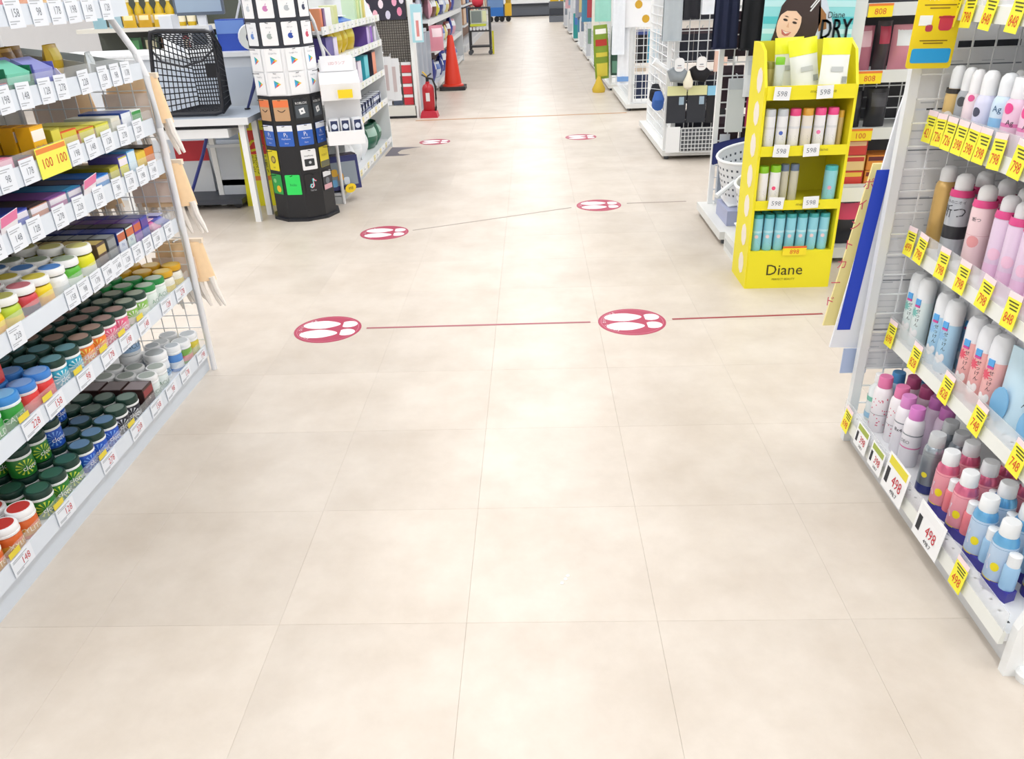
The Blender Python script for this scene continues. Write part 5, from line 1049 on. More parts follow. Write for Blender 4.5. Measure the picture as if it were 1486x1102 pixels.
def lotion(body, cap, h_=0.16, r=0.021, dot=None, caph=0.03, band=None):
    def make():
        k = thing('lotion_bottle', '', 'bottle'); MB().lathe([(r*0.93, 0), (r, 0.004), (r, h_-caph)], 16).build('body', mat(body, 0.3), k, True)
        MB().lathe([(r*0.98, h_-caph), (r*0.98, h_-0.004), (r*0.85, h_)], 16).build('cap', mat(cap, 0.3), k, True)
        if dot: 
            w = wrap(r*1.02, h_*0.4, -0.1); MB().add([w(0, 0)]+[w(0.009*math.cos(2*PI*i/10), 0.009*math.sin(2*PI*i/10)) for i in range(10)], [(0, i+1, (i+1) % 10+1) for i in range(10)]).build('emblem', mat(dot, 0.4), k)
        if band: MB().lathe([(r*1.008, h_*0.5), (r*1.008, h_*0.56)], 16, caps=False).build('label_band', mat(band, 0.4), k, True)
        w = wrap(r*1.015, h_*0.2, 0); b_ = MB()
        for i in range(4): b_.add([w(-0.012, i*0.006), w(0.012-0.004*(i % 2), i*0.006), w(0.012-0.004*(i % 2), i*0.006+0.002), w(-0.012, i*0.006+0.002)], [(0, 1, 2, 3)])
        b_.build('small_print', mat('#9aa0a6', 0.5), k)['kind'] = 'stuff'
        return k
    return make
FY = 3.64
def yb(key, mk, label, x, z, y=FY): place(key, mk, label + ' of yellow display', (x, y, z), -PI/2-0.2, 'bottles on the yellow display')
for row in range(2):
    for i in range(7): yb('teal_l', lotion('#8fd2e2', '#3fa5a8', 0.172, 0.023, '#e9cfd0', 0.018, '#b9e2ec'), 'turquoise bottle, %s row, %s from left, bottom shelf' % (('front', 'back')[row], ORD[i]), 1.048+0.0515*i, 0.183, FY+0.06*row)
yb('green_l', lotion('#efeeee', '#86c022', 0.165, 0.023, None), 'plain white bottle with green cap, second shelf', 1.048, 0.413); yb('green_l2', lotion('#efeeee', '#86c022', 0.168, 0.024, '#ee4f7a'), 'white bottle with green cap and pink heart, second shelf', 1.102, 0.413)
yb('grey_l', lotion('#cfcbb8', '#6f7f9a', 0.165, 0.02), 'left of two beige bottles with blue-grey cap, second shelf', 1.152, 0.413, FY+0.03); yb('grey_l', None, 'right of two beige bottles with blue-grey cap, second shelf', 1.197, 0.413, FY+0.03)
yb('teal_big', lotion('#8fd0da', '#49b4b8', 0.16, 0.029, '#e3a0b4', 0.02), 'single wide turquoise bottle at right end, second shelf', 1.355, 0.413)
for i, (c, cp, d, nm) in enumerate([('#e9eaec', '#c9cdd2', None, 'white bottle with grey cap'), ('#e9eaec', '#c3c8ce', '#4f6ac0', 'white bottle with grey cap and blue emblem'), ('#eceae8', '#e0447e', None, 'white bottle with plain pink cap'), ('#e6e0d4', '#d8a03a', None, 'white bottle with orange shoulder'), ('#ecebed', '#ea4f8c', '#ee7fae', 'white bottle with pink cap and pink emblem'), ('#ecebed', '#e8488a', None, 'white bottle with pink cap at right')]):
    yb('up%d' % i, lotion(c, cp, 0.168, 0.024, d, 0.03, '#dcdde0'), nm + ', third shelf', 1.05+0.055*i, 0.658)
yb('gold_l', lotion('#d9c088', '#e8b84a', 0.15, 0.014), 'slim golden bottle at right end, third shelf', 1.372, 0.658, FY+0.03)
yb('top_l', lotion('#cfd8d0', '#7fc42a', 0.14, 0.02), 'pale bottle with lime cap, top shelf', 1.07, 0.898, FY+0.01); yb('top_l2', lotion('#b9b06a', '#8f8a3a', 0.12, 0.02), 'small olive bottle, top shelf', 1.04, 0.898, FY+0.05)
def rpouch():
    k = thing('refill_pouch', '', 'pouch'); W, H_ = 0.125, 0.21
    def f(sg): return lambda u, v: ((u-0.5)*W*(1-0.06*math.sin(PI*v)), sg*0.028*math.sin(PI*u)**0.6*(1-v)**0.7, v*H_)
    MB().grid(f(1), 8, 8).grid(f(-1), 8, 8).build('bag', mat('#edf0ea', 0.3), k, True)
    def cap(sg): return lambda u, v: ((u-0.5)*W*1.005*(1-0.06*math.sin(PI*(0.68+0.32*v))), f(sg)(u, 0.68+0.32*v)[1]+sg*0.0012, (0.68+0.32*v)*H_)
    MB().grid(cap(1), 8, 3).grid(cap(-1), 8, 3).build('yellow_top', mat('#eef02a', 0.3), k, True)
    MB().box(-0.02, 0.03, -0.024, -0.0235, 0.075, 0.095).build('print', mat('#c3c8c6', 0.5), k); MB().box(0.03, 0.05, -0.0235, -0.023, 0.03, 0.055).build('print', mat('#9aa09e', 0.5), k)
    return k
for i, (x, y, ry, nm) in enumerate([(1.14, 3.75, -0.03, 'left yellow-topped pouch standing upright'), (1.205, 3.692, -0.16, 'middle yellow-topped pouch leaning'), (1.3, 3.633, 0.02, 'right yellow-topped pouch')]):
    place('rpouch', rpouch, nm + ' on top shelf of yellow display', (x, y, 0.898), 0, 'pouches on the yellow display', rot=(-0.1, ry, 0))
def wtag():
    k = thing('price_card', '', 'price tag'); MB().box(-0.035, 0.035, -0.0008, 0.0008, 0, 0.055).build('card', PAPER, k); MB().text('598', 0.03, fNY(-0.0014, 0.0, 0.026)).build('price_print', GREYINK, k)['kind'] = 'stuff'; return k
for i, (x, z) in enumerate([(1.075, 0.868), (1.26, 0.87), (1.10, 0.625), (1.235, 0.625), (1.105, 0.39), (1.265, 0.39)]):
    place('wtag', wtag, '%s white price card on the %s lip of yellow display' % (('left', 'right')[i % 2], ('top', 'third', 'second')[i//2]), (x, 3.592, z), 0, 'price cards on the yellow display', rot=(0.05, (-1)**i*0.04, 0))
q = thing('sale_card', 'yellow and orange sale card on the bottom lip of yellow display', 'price tag', loc=(1.22, 3.592, 0.165))
MB().box(-0.055, 0.055, -0.001, 0.001, 0, 0.045).build('card', mat('#f3df25', 0.5), q); MB().box(-0.055, 0.055, -0.0016, -0.001, 0.036, 0.045).build('top_band', mat('#e25a2c', 0.5), q); MB().text('898', 0.03, fNY(-0.0018, 0.0, 0.017)).build('price_print', mat('#d9482a', 0.5), q)['kind'] = 'stuff'
# ------------------------------------------------------------------ end cap shelving behind the yellow display
ec = thing('shelf_unit', 'end shelving with sweets and dark hooks behind the yellow display', 'shelf', loc=(1.75, 4.25, 0))
MB().box(-0.31, -0.24, -0.33, -0.26, 0, 1.5).build('post', mat('#dcdedc', 0.4), ec)
MB().box(-0.24, 0.5, 0.0, 0.03, 0, 1.5).build('back_panel', mat('#2a2b31', 0.5), ec)
for z in (0.05, 0.375, 0.645, 0.905, 1.19):
    s_ = MB().box(-0.24, 0.5, -0.3, 0.0, z, z+0.02).build('shelf', mat('#d9dbd9', 0.4), ec); MB().box(-0.24, 0.5, -0.315, -0.3, z-0.02, z+0.035).build('price_rail', mat('#d3d6d4', 0.4), s_)
wire_panel(MB(), 'x', -0.24, 0.5, 0.69, 0.9, -0.12, 0.06, 0.0025).build('wire_grid', STEEL, ec)['kind'] = 'stuff'
def ectag(num): 
    def mk():
        k = thing('price_tag', '', 'price tag'); MB().box(-0.055, 0.055, -0.001, 0.001, -0.028, 0.028).build('card', mat('#f0d820', 0.5), k); MB().box(-0.055, 0.055, -0.0016, -0.001, 0.018, 0.028).build('top_band', mat('#e27a2c', 0.5), k)
        MB().text(num, 0.036, fNY(-0.0018, 0.0, -0.006)).build('price_print', mat('#d2502a', 0.5), k)['kind'] = 'stuff'; return k
    return mk
for z, num, nm in ((1.195, '808', 'top'), (0.91, '808', 'second'), (0.65, '100', 'third'), (0.07, '80', 'bottom')): place('ec'+num, ectag(num), 'yellow price tag on the %s rail of end shelving' % nm, (1.575 if z > 0.1 else 1.66, 3.93, z))
for x, z, c, c2, w, h_, nm in ((1.56, 0.925, '#b06a7a', '#d8b0b8', 0.11, 0.2, 'pink and grey hanging pack'), (1.66, 0.925, '#3a3236', '#a8324a', 0.07, 0.22, 'dark applicator pack with red band'), (1.76, 0.925, '#d08a98', '#e8ecee', 0.12, 0.2, 'rose and white hanging pack'),
                              (1.56, 0.665, '#1f1f24', '#2e2e34', 0.1, 0.17, 'black bottle pack'), (1.68, 0.665, '#26262c', '#4a4a50', 0.1, 0.18, 'charcoal bottle pack'), (1.62, 0.075, '#20222a', '#e0466a', 0.16, 0.24, 'black pouch with pink patch')):
    place(nm, pouch(c, c2, w, h_, 0.08, 'hanging_pack', 'packet'), nm + ' on the end shelving', (x, 4.06, z), -PI/2)
for j, (x, z, c, f, bd, nm) in enumerate([(1.56, 0.395, '#c23b34', '#d8473c', '#e8c24a', 'lower red and yellow snack box'), (1.56, 0.47, '#d9b06a', '#e2c48a', '#c23b34', 'cream snack box with red band'), (1.56, 0.545, '#b83434', '#cf4038', '#efc8a0', 'upper red snack box'), (1.72, 0.395, '#d98a2c', '#e2a03c', '#7a2a20', 'orange snack box'), (1.72, 0.47, '#c97a2a', '#d98c34', '#5a1f24', 'amber snack box')]):
    place(nm, carton(c, f, 0.15, 0.12, 0.073, None, '#fff', bd, None, name='snack_box'), nm + ' on the end shelving', (x, 4.03, z), -PI/2)
tag(MB().box(-0.06, 0.06, -0.001, 0.001, -0.035, 0.035).build('price_card', mat('#eceee8', 0.5), loc=(1.58, 3.928, 0.36)), 'white price card with red print under the red snack boxes', 'price tag')
# ------------------------------------------------------------------ near right rack with laundry baskets
GRID = mat('#e6e9ea', 0.35, 0.15)
def base_rack(x0, x1, y0, y1, label, panels, zt=1.42):
    r_ = thing('wire_rack', label, 'rack', loc=((x0+x1)/2, (y0+y1)/2, 0)); cx, cy = (x0+x1)/2, (y0+y1)/2
    MB().prism([(x0-cx, y0-cy), (x1-cx, y0-cy), (x1-cx, y1-cy), (x0-cx, y1-cy)], 0.03, 0.075, 'z').build('base', mat('#e2e3df', 0.45), r_)
    for x in (x0+0.04, x1-0.04):
        for y in (y0+0.04, y1-0.04): MB().lathe([(0.02, 0), (0.02, 0.03)], 10).build('caster', mat('#4a4d52', 0.5), r_, loc=(x-cx, y-cy, 0))
    for ax, u0, u1, at in panels:
        if ax == 'x':
            wire_panel(MB(), 'x', u0-cx, u1-cx, 0.09, zt, at-cy, 0.075, 0.0035).build('wire_grid', GRID, r_)['kind'] = 'stuff'
            for u in (u0, u1): MB().box(u-cx-0.014, u-cx+0.014, at-cy-0.014, at-cy+0.014, 0.07, zt).build('post', mat('#eceeed', 0.4), r_)
        else:
            wire_panel(MB(), 'y', u0-cy, u1-cy, 0.09, zt, at-cx, 0.075, 0.0035).build('wire_grid', GRID, r_)['kind'] = 'stuff'
            for u in (u0, u1): MB().box(at-cx-0.014, at-cx+0.014, u-cy-0.014, u-cy+0.014, 0.07, zt).build('post', mat('#eceeed', 0.4), r_)
    return r_
base_rack(1.03, 1.42, 4.3, 4.97, 'wire rack holding laundry baskets behind the yellow display', [('x', 1.1, 1.4, 4.93)])
def lbasket():
    k = thing('laundry_basket', '', 'basket'); A = mat('#e8ebee', 0.4)
    def wall(a, v, e=0.0): k_ = 0.86+0.2*v; return ((0.2+e)*k_*math.cos(a), (0.13+e)*k_*math.sin(a), v*0.27)
    MB().grid(lambda u, v: wall(2*PI*u, v), 32, 4).grid(lambda u, v: wall(-2*PI*u, v, -0.004), 32, 4).build('wall', A, k, True)
    hb = MB()
    for i in range(36):
        for j in range(5):
            a0, z0 = 2*PI*i/36, 0.22+0.15*j
            for e in (0.0008, -0.0048):
                hb.add([wall(a0-0.03, z0-0.025, e), wall(a0+0.03, z0-0.025, e), wall(a0+0.03, z0+0.025, e), wall(a0-0.03, z0+0.025, e)], [(0, 1, 2, 3)])
    hb.build('holes', mat('#4a515c', 0.6), k)['kind'] = 'stuff'
    MB().tube([wall(2*PI*i/32, 1.0) for i in range(32)], 0.008, 6, closed=True).build('rim', mat('#f4f6f7', 0.4), k, True)
    MB().box(-0.17, 0.17, -0.09, 0.09, 0.0, 0.006).build('bottom', A, k); return k
place('lbasket', lbasket, 'white perforated laundry basket, rear one, lined with navy cloth', (1.27, 4.6, 0.2), 0, 'laundry baskets', rot=(0.22, -0.12, 0.1)); place('lbasket', lbasket, 'white perforated laundry basket, front one, tucked behind the yellow display', (1.27, 4.17, 0.14), 0, 'laundry baskets', rot=(0.2, -0.1, 0.15))
q = thing('box_stand', 'low white carton under the front laundry basket', 'box', loc=(1.22, 4.1, 0)); MB().box(-0.18, 0.2, -0.1, 0.12, 0, 0.1).build('carton', mat('#e3e5e2', 0.6), q); MB().box(-0.1815, -0.18, -0.08, 0.1, 0.03, 0.07).build('side_print', mat('#c9ccca', 0.6), q)
tag(MB().grid(lambda u, v: (-0.17+0.36*u, 0.05*math.sin(PI*u), 0.12*v+0.05*u), 10, 4).grid(lambda u, v: (-0.17+0.36*u, 0.05*math.sin(PI*u)+0.02, 0.12*v+0.05*u), 10, 4).build('navy_cloth', mat('#252f6e', 0.7), smooth=True, loc=(1.24, 4.8, 0.34)), 'navy cloth panel behind the rear laundry basket', 'cloth')
q = thing('handle_bar', 'white plastic handle bar sticking out of the rear laundry basket', 'handle', loc=(1.1, 4.42, 0.26)); MB().tube([(-0.09, -0.05, 0.0), (0.02, 0.02, 0.06), (0.06, -0.02, 0.05), (0.1, -0.15, -0.06)], 0.014, 8).build('bar', mat('#eef1f3', 0.4), q, True)
q = thing('black_socks', 'crumpled black socks hanging over the front laundry basket', 'socks', loc=(1.13, 4.02, 0.27)); MB().tube([(-0.06, 0, -0.03), (-0.03, 0, 0.02), (0.03, -0.01, 0.03), (0.09, 0, 0.0), (0.13, 0, -0.04)], 0.028, 10, taper=[0.022, 0.034, 0.03, 0.034, 0.02]).build('socks', mat('#1a1b20', 0.8), q, True)
MB().tube([(-0.02, -0.02, -0.01), (0.03, -0.03, -0.04), (0.1, -0.02, -0.05)], 0.02, 8).build('white_liner', mat('#eceef0', 0.6), q, True)
tag(MB().box(-0.15, 0.15, -0.14, 0.14, 0, 0.085).build('storage_box', mat('#a8aecb', 0.5), loc=(1.24, 4.55, 0.076)), 'lilac grey box under the rear laundry basket', 'box')
q = thing('sign_strip', 'tall printed panel strip standing beside the laundry rack post', 'sign', loc=(1.155, 4.905, 0.08)); MB().box(-0.03, 0.03, -0.004, 0.004, 0, 0.42).build('panel', mat('#cfd4da', 0.5), q); MB().box(-0.022, 0.022, -0.0045, -0.004, 0.04, 0.36).build('print', mat('#8f99a6', 0.5), q)
# garments and packs
def garment(label, x, y, w, z0, z1, c, cat='clothing', name='hanging_garment', legs=False, folds=5):
    k = thing(name, label, cat, loc=(x, y, z0)); h_ = z1-z0
    def f(sg): return lambda u, v: ((u-0.5)*w*(1.04-0.08*v), sg*(0.022+0.008*math.sin(u*PI*folds)), v*h_)
    if legs:
        for s in (-1, 1): MB().grid(lambda u, v, s=s: (s*w*0.26+(u-0.5)*w*0.48, -0.022-0.008*math.sin(u*PI*folds), v*h_), 10, 4).grid(lambda u, v, s=s: (s*w*0.26+(u-0.5)*w*0.48, 0.022+0.008*math.sin(u*PI*folds), v*h_), 10, 4).build('leg_panel', mat(c, 0.85, 0, 1, 0.06, 25), k, True)
    else: MB().grid(f(-1), 16, 4).grid(f(1), 16, 4).build('cloth', mat(c, 0.85, 0, 1, 0.06, 25), k, True)
    MB().tube([(0, 0, h_-0.01), (0, 0.0, h_+0.05), (0, 0.05, h_+0.07)], 0.004, 6).build('hanger', STEEL, k, True)
    MB().box(-w*0.5, w*0.5, -0.034, 0.034, -0.004, 0.004).build('hem', mat(c, 0.85), k); return k
garment('navy shorts hanging above the laundry rack', 1.085, 4.82, 0.13, 0.99, 1.42, '#1d2440', legs=False)
garment('wide black shorts hanging above the laundry rack', 1.235, 4.745, 0.16, 0.985, 1.42, '#17181d', legs=False)
garment('black shorts nearest the yellow display poster', 1.355, 4.67, 0.1, 0.975, 1.42, '#1b1c21')
garment('light grey leggings hanging at left of the sock rack', 1.07, 6.55, 0.14, 0.92, 1.35, '#b4bdc2', folds=3); garment('black leggings beside the light grey ones', 1.21, 6.55, 0.12, 1.07, 1.4, '#24252b', folds=3); garment('white shirt hanging beside navy shorts', 1.335, 6.5, 0.12, 1.1, 1.4, '#e6eaee', folds=3)
def pack(c, hd, w=0.15, h_=0.28, hdh=0.07, sticker=None, th=0.02):
    def mk():
        k = thing('clothing_pack', '', 'packet'); MB().box(-w/2, w/2, -th/2, th/2, 0, h_-hdh).build('contents', mat(c, 0.7), k); MB().box(-w/2, w/2, -th/2-0.001, th/2, h_-hdh, h_).build('header', mat(hd, 0.5), k)
        MB().tube([(0, 0, h_-0.01), (0, 0.02, h_+0.02), (0, 0.05, h_+0.02)], 0.003, 6).build('hook', STEEL, k, True)
        if sticker: MB().box(w*0.12, w*0.38, -th/2-0.0015, -th/2, h_-hdh-0.07, h_-hdh-0.01).build('sticker', mat(sticker, 0.5), k)
        return k
    return mk
place('pack_a', pack('#2b2e35', '#dfe0a8', sticker='#9fb6c6'), 'left charcoal sock pack with pale yellow header', (1.145, 6.6, 0.30), 0, 'sock packs'); place('pack_a', None, 'right charcoal sock pack with pale yellow header', (1.305, 6.6, 0.30), 0, 'sock packs')
place('pack_b', pack('#191a1f', '#8fcbe8'), 'black sock pack with light blue header', (1.46, 6.6, 0.295), 0)
place('pack_c', pack('#e6c3b2', '#eeeceb', 0.1, 0.2, 0.05), 'beige sock pack with white header', (1.47, 6.6, 0.68), 0)
def footsock(c, tagc):
    def mk():
        k = thing('sock_pair', '', 'socks'); MB().tube([(-0.06, 0, 0.05), (-0.03, 0, 0.0), (0.03, 0, -0.01), (0.07, 0, 0.03)], 0.05, 12, taper=[0.03, 0.05, 0.05, 0.028]).build('socks', mat(c, 0.85, 0, 1, 0.06, 40), k, True)
        MB().prism([(p[0], p[1]+0.085) for p in rrect(0.075, 0.1, 0.03)], -0.052, -0.048, 'y').build('hang_card', mat(tagc, 0.5), k); MB().box(-0.014, 0.014, -0.0535, -0.052, 0.075, 0.082).build('print', mat('#8a8f96', 0.5), k); MB().box(-0.02, 0.02, -0.0535, -0.052, 0.06, 0.064).build('print', mat('#b9a09a', 0.5), k); MB().tube([(0, -0.05, 0.13), (0, 0.05, 0.15)], 0.003, 6).build('hook', STEEL, k, True); return k
    return mk
place('fs1', footsock('#8f979c', '#eceeee'), 'grey sock pair with white oval card', (1.14, 6.58, 0.66)); place('fs2', footsock('#17181c', '#f0f0ee'), 'black sock pair with white oval card', (1.31, 6.58, 0.665))
base_rack(1.06, 1.62, 6.64, 8.2, 'white wire rack of socks standing on a low base', [('x', 1.08, 1.6, 6.68), ('y', 6.72, 8.15, 1.14)])
place('navysock', footsock('#3f6ab8', '#efeee0'), 'blue slipper socks hanging on aisle side of sock rack', (1.05, 6.95, 0.42), 0, rot=(0, 0.9, PI/2)); place('mask', footsock('#1d1f26', '#f0f0f0'), 'black slipper socks behind the blue pair', (1.06, 7.2, 0.45), 0, rot=(0, 0.9, PI/2))
q = thing('white_ladle', 'white plastic scraper hung across the sock rack corner', 'utensil', loc=(1.03, 6.62, 0.72), rot=(0, 0.6, 0)); MB().tube([(-0.09, 0, 0), (0.02, 0, 0), (0.12, 0, 0)], 0.018, 8, taper=[0.03, 0.012, 0.024]).build('scraper', mat('#eef1f2', 0.4), q, True)
q = thing('yellow_duster', 'cream round brush hanging between sock pairs', 'brush', loc=(1.215, 6.53, 0.6)); MB().lathe([(0.01, -0.04), (0.035, -0.02), (0.04, 0.02), (0.02, 0.06), (0.008, 0.1)], 12).build('brush', mat('#ece6cf', 0.6), q, True)
q = thing('crate', 'white grid crate standing on the base of the sock rack', 'crate', loc=(1.24, 6.6, 0.076)); wire_panel(MB(), 'x', -0.05, 0.24, 0.0, 0.19, -0.05, 0.03, 0.003).build('front_grid', mat('#d9dcdc', 0.4), q)['kind'] = 'stuff'; MB().box(-0.17, -0.06, -0.055, -0.045, 0.0, 0.2).build('panel', mat('#eceeee', 0.5), q); MB().box(-0.05, 0.24, 0.0, 0.01, 0.0, 0.17).build('back', mat('#5a5d62', 0.5), q)
for i, (x, z, c, hd, w, h_, nm) in enumerate([(1.19, 0.52, '#cdd2d0', '#b9bfc4', 0.1, 0.3, 'grey slipper pack hanging by the laundry rack post'), (1.29, 0.55, '#b03a5f', '#2f6fb4', 0.07, 0.26, 'red brush pack with blue header'), (1.36, 0.5, '#9fa8b4', '#dfe3e6', 0.08, 0.3, 'blue grey slipper pack beside yellow display')]):
    place('hp%d' % i, pack(c, hd, w, h_, 0.06), nm, (x, 4.86, z))
place('hp_w', pouch('#dfe3e6', '#c9d0d8', 0.1, 0.22, 0.05, 'hanging_pouch'), 'clear white pouch hanging high on the laundry rack grid', (1.27, 4.84, 0.72), -PI/2)
for i, x in enumerate((1.29, 1.36)): tag(MB().box(-0.018, 0.018, -0.001, 0.001, 0, 0.05).build('price_tag', mat('#f0c42c', 0.5), loc=(x, 4.83, 0.79)), ('left', 'right')[i]+' small yellow tag on the laundry rack grid', 'price tag')
q = thing('umbrella_pack', 'white and blue clear pack with oval window leaning by yellow display', 'packet', loc=(1.33, 4.7, 0.45), rot=(0, 0.25, 0)); MB().grid(lambda u, v: ((u-0.5)*0.13, -0.02*math.sin(PI*u), v*0.36), 6, 6).grid(lambda u, v: ((u-0.5)*0.13, 0.02*math.sin(PI*u), v*0.36), 6, 6).build('sleeve', mat('#dde2e6', 0.3), q, True); MB().prism(circ(0, 0.17, 0.04, 16, 1, 2.0), -0.0235, -0.0205, 'y').build('window', mat('#aebcdc', 0.4), q)
# ------------------------------------------------------------------ left side further down the aisle
hk = thing('hook_rack', 'end rack with dark mesh panel and red packets beside the fire extinguisher', 'rack', loc=(-1.55, 9.5, 0))
MB().box(-0.32, 0.21, -0.14, 0.1, 0, 0.135).build('plinth', mat('#dcdcd4', 0.45), hk)
MB().box(-0.32, 0.21, -0.145, -0.14, 0, 0.025).build('kick_strip', BLACK, hk)
MB().box(-0.32, 0.2, 0.0, 0.02, 0.135, 1.5).build('back_panel', mat('#c5bfb6', 0.5), hk)
wire_panel(MB(), 'x', -0.32, 0.2, 0.6, 1.05, -0.01, 0.026, 0.0035).build('mesh_panel', mat('#4a4540', 0.5), hk)['kind'] = 'stuff'
MB().box(0.2, 0.235, -0.14, 0.1, 0, 1.5).build('post', mat('#e9ebea', 0.4), hk)
q = thing('printed_board', 'dark purple board with pink and white shapes above the mesh', 'sign', loc=(-1.6, 9.47, 1.03)); MB().box(-0.26, 0.22, -0.01, 0.01, 0, 0.4).build('board', mat('#2f2b3c', 0.5), q)
for i, (x, z, c) in enumerate([(-0.12, 0.06, '#f0b8c8'), (-0.05, 0.16, '#f4e3ec'), (0.02, 0.05, '#d8d4e8'), (0.15, 0.08, '#ee8fb0'), (-0.2, 0.13, '#f0c8d8'), (0.1, 0.18, '#f0a8c4'), (0.18, 0.2, '#e8e0ee')]):
    MB().prism([(p[0]+x, p[1]+z) for p in circ(0, 0, 0.035, 10, 0.8, 1.3)], -0.013, -0.01, 'y').build('shape_print', mat(c, 0.5), q)
for r_ in range(4):
    for c_ in range(4):
        x = -1.8+0.125*c_; col = (('#3a4452', '#dfe2e6', '#454f60', '#c8313c'), ('#4a5566', '#c8cdd6', '#3a4656', '#d23a44'), ('#c03038', '#dadde2', '#3c4654', '#c8343e'), ('#cf3640', '#b8a8a4', '#c9c4bd', '#cc3a44'))[r_][c_]
        place(('smallpack', col), pack(col, '#e3e5e8', 0.105, 0.11, 0.03), 'small hanging packet, %s row from floor, %s from left, on the mesh rack' % (ORD[r_], ORD[c_]), (x, 9.42, 0.14+0.115*r_), 0, 'small packets on the mesh rack')
q = thing('hanging_pack', 'light blue and white long pack hung on the rack post above extinguisher', 'packet', loc=(-1.25, 9.33, 0.8)); MB().box(-0.06, 0.06, -0.015, 0.015, 0, 0.38).build('pack', mat('#a9d8e2', 0.4), q); MB().box(-0.03, 0.05, -0.017, -0.015, 0.02, 0.3).build('picture', mat('#eceef0', 0.4), q); MB().box(-0.01, 0.02, -0.0185, -0.017, 0.06, 0.22).build('picture', mat('#d98a86', 0.4), q); MB().box(-0.07, -0.06, -0.012, 0.012, 0.02, 0.4).build('edge', mat('#e6eaec', 0.4), q)
# fire extinguisher in its stand
fe = thing('fire_extinguisher', 'red fire extinguisher with black hose in a red floor stand', 'fire extinguisher', loc=(-1.195, 9.40, 0))
MB().lathe([(0.062, 0.06), (0.068, 0.07), (0.068, 0.31), (0.055, 0.345), (0.025, 0.365), (0.022, 0.385)], 20).build('cylinder', mat('#b01c28', 0.3), fe, True)
MB().box(-0.022, 0.022, -0.07, -0.066, 0.18, 0.27).build('label_plate', mat('#dcdcdc', 0.5), fe)
MB().tube([(0, 0, 0.385), (0, 0, 0.43)], 0.018, 10).build('valve', mat('#2a2a2c', 0.4, 0.5), fe, True)
MB().tube([(-0.06, 0, 0.46), (-0.01, 0, 0.43), (0.05, 0, 0.47)], 0.009, 8).build('lever', mat('#3a3a3c', 0.4, 0.4), fe, True)
MB().tube([(-0.05, 0, 0.49), (-0.01, 0, 0.45), (0.0, 0, 0.43)], 0.008, 8).build('safety_pin', mat('#d9b02c', 0.4), fe, True)
MB().tube([(0.01, -0.01, 0.42), (0.06, -0.01, 0.41), (0.085, -0.01, 0.34), (0.085, -0.01, 0.2), (0.08, -0.02, 0.1), (0.075, -0.02, 0.07)], 0.011, 8).build('hose', mat('#1a1a1d', 0.5), fe, True)
MB().prism([(-0.1, 0), (0.1, 0), (0.085, 0.06), (0.05, 0.075), (-0.08, 0.075), (-0.09, 0.05)], -0.09, 0.09, 'y').build('stand', mat('#c22a40', 0.45), fe)
# traffic cone
cn = thing('traffic_cone', 'orange-red traffic cone on a black square base', 'traffic cone', loc=(-1.15, 11.95, 0))
MB().prism([(p[0], p[1]) for p in rrect(0.37, 0.37, 0.04)], 0.0, 0.05, 'z').build('base', mat('#2d2a2c', 0.6), cn)
MB().lathe([(0.155, 0.05), (0.15, 0.07), (0.125, 0.08), (0.04, 0.7), (0.03, 0.72)], 20).build('cone', mat('#dc3418', 0.4), cn, True)
# cage curtain and shelving behind it
cu = thing('plastic_sheet', 'grey translucent plastic sheeting draped over shelves behind the extinguisher', 'sheeting', loc=(-1.4, 10.4, 0.0))
MB().grid(lambda u, v: (0.05*math.sin(u*22)*0.5+0.05, -0.75+1.5*u, v*0.83), 40, 4).build('drape', mat('#aab3c0', 0.3, 0, 0.75), cu, True)
MB().box(-0.28, 0.02, -0.75, 0.75, 0.82, 0.86).build('top_rail', mat('#c9cdd2', 0.5), cu)
ls = thing('shelf_unit', 'long shelving with hanging goods running past the traffic cone', 'shelf', loc=(-1.6, 13.6, 0))
for z in (0.06, 0.5, 0.9, 1.25): 
    s_ = MB().box(-0.25, 0.22, -2.2 if z > 0.8 else -1.7, 3.0, z, z+0.03).build('shelf', mat('#dfe2e4', 0.45), ls); MB().box(0.22, 0.235, -2.2 if z > 0.8 else -1.7, 3.0, z-0.03, z+0.04).build('price_rail', mat('#e4e6e6', 0.45), s_)
MB().box(-0.28, -0.25, -2.2, 3.0, 0, 1.5).build('back_panel', mat('#6a4a40', 0.6), ls)
MB().box(-0.25, 0.25, 3.0, 3.06, 0, 1.5).build('end_panel', mat('#d9dde0', 0.45), ls)
MB().box(-0.25, 0.2, -1.7, 3.0, 0, 0.06).build('plinth', mat('#d0d4d8', 0.5), ls)
LG = [('yellow tag packet', '#d9d02a', 0.2), ('cream packet', '#e2d48a', 0.22), ('pink picture packet', '#d8a0b0', 0.25), ('navy packet', '#283a8a', 0.25), ('dark red packet', '#7a2a24', 0.25), ('brown packet', '#6a3a2a', 0.25), ('white blue packet', '#cfd8e6', 0.22), ('royal blue packet', '#23389a', 0.3)]
for r_, z in enumerate((0.095, 0.535, 0.935)):
    for i in range(8):
        nm, c, h_ = LG[(i*3+r_*5+(7 if r_ == 0 else 0)) % 8] if r_ else (LG[7] if i % 3 == 0 else LG[6] if i % 3 == 1 else LG[3])
        place('far'+nm, pouch(c, '#e3e6ea' if 'white' not in nm else '#5a78b8', 0.3, h_, 0.14, 'shelf_packet', 'packet'), '%s, %s from the cone end, %s row of long shelving' % (nm, ORD[i], ('bottom', 'middle', 'upper')[r_]), (-1.47, 12.2+0.5*i, z), 0.2*(-1)**i, 'packets on the long shelving')
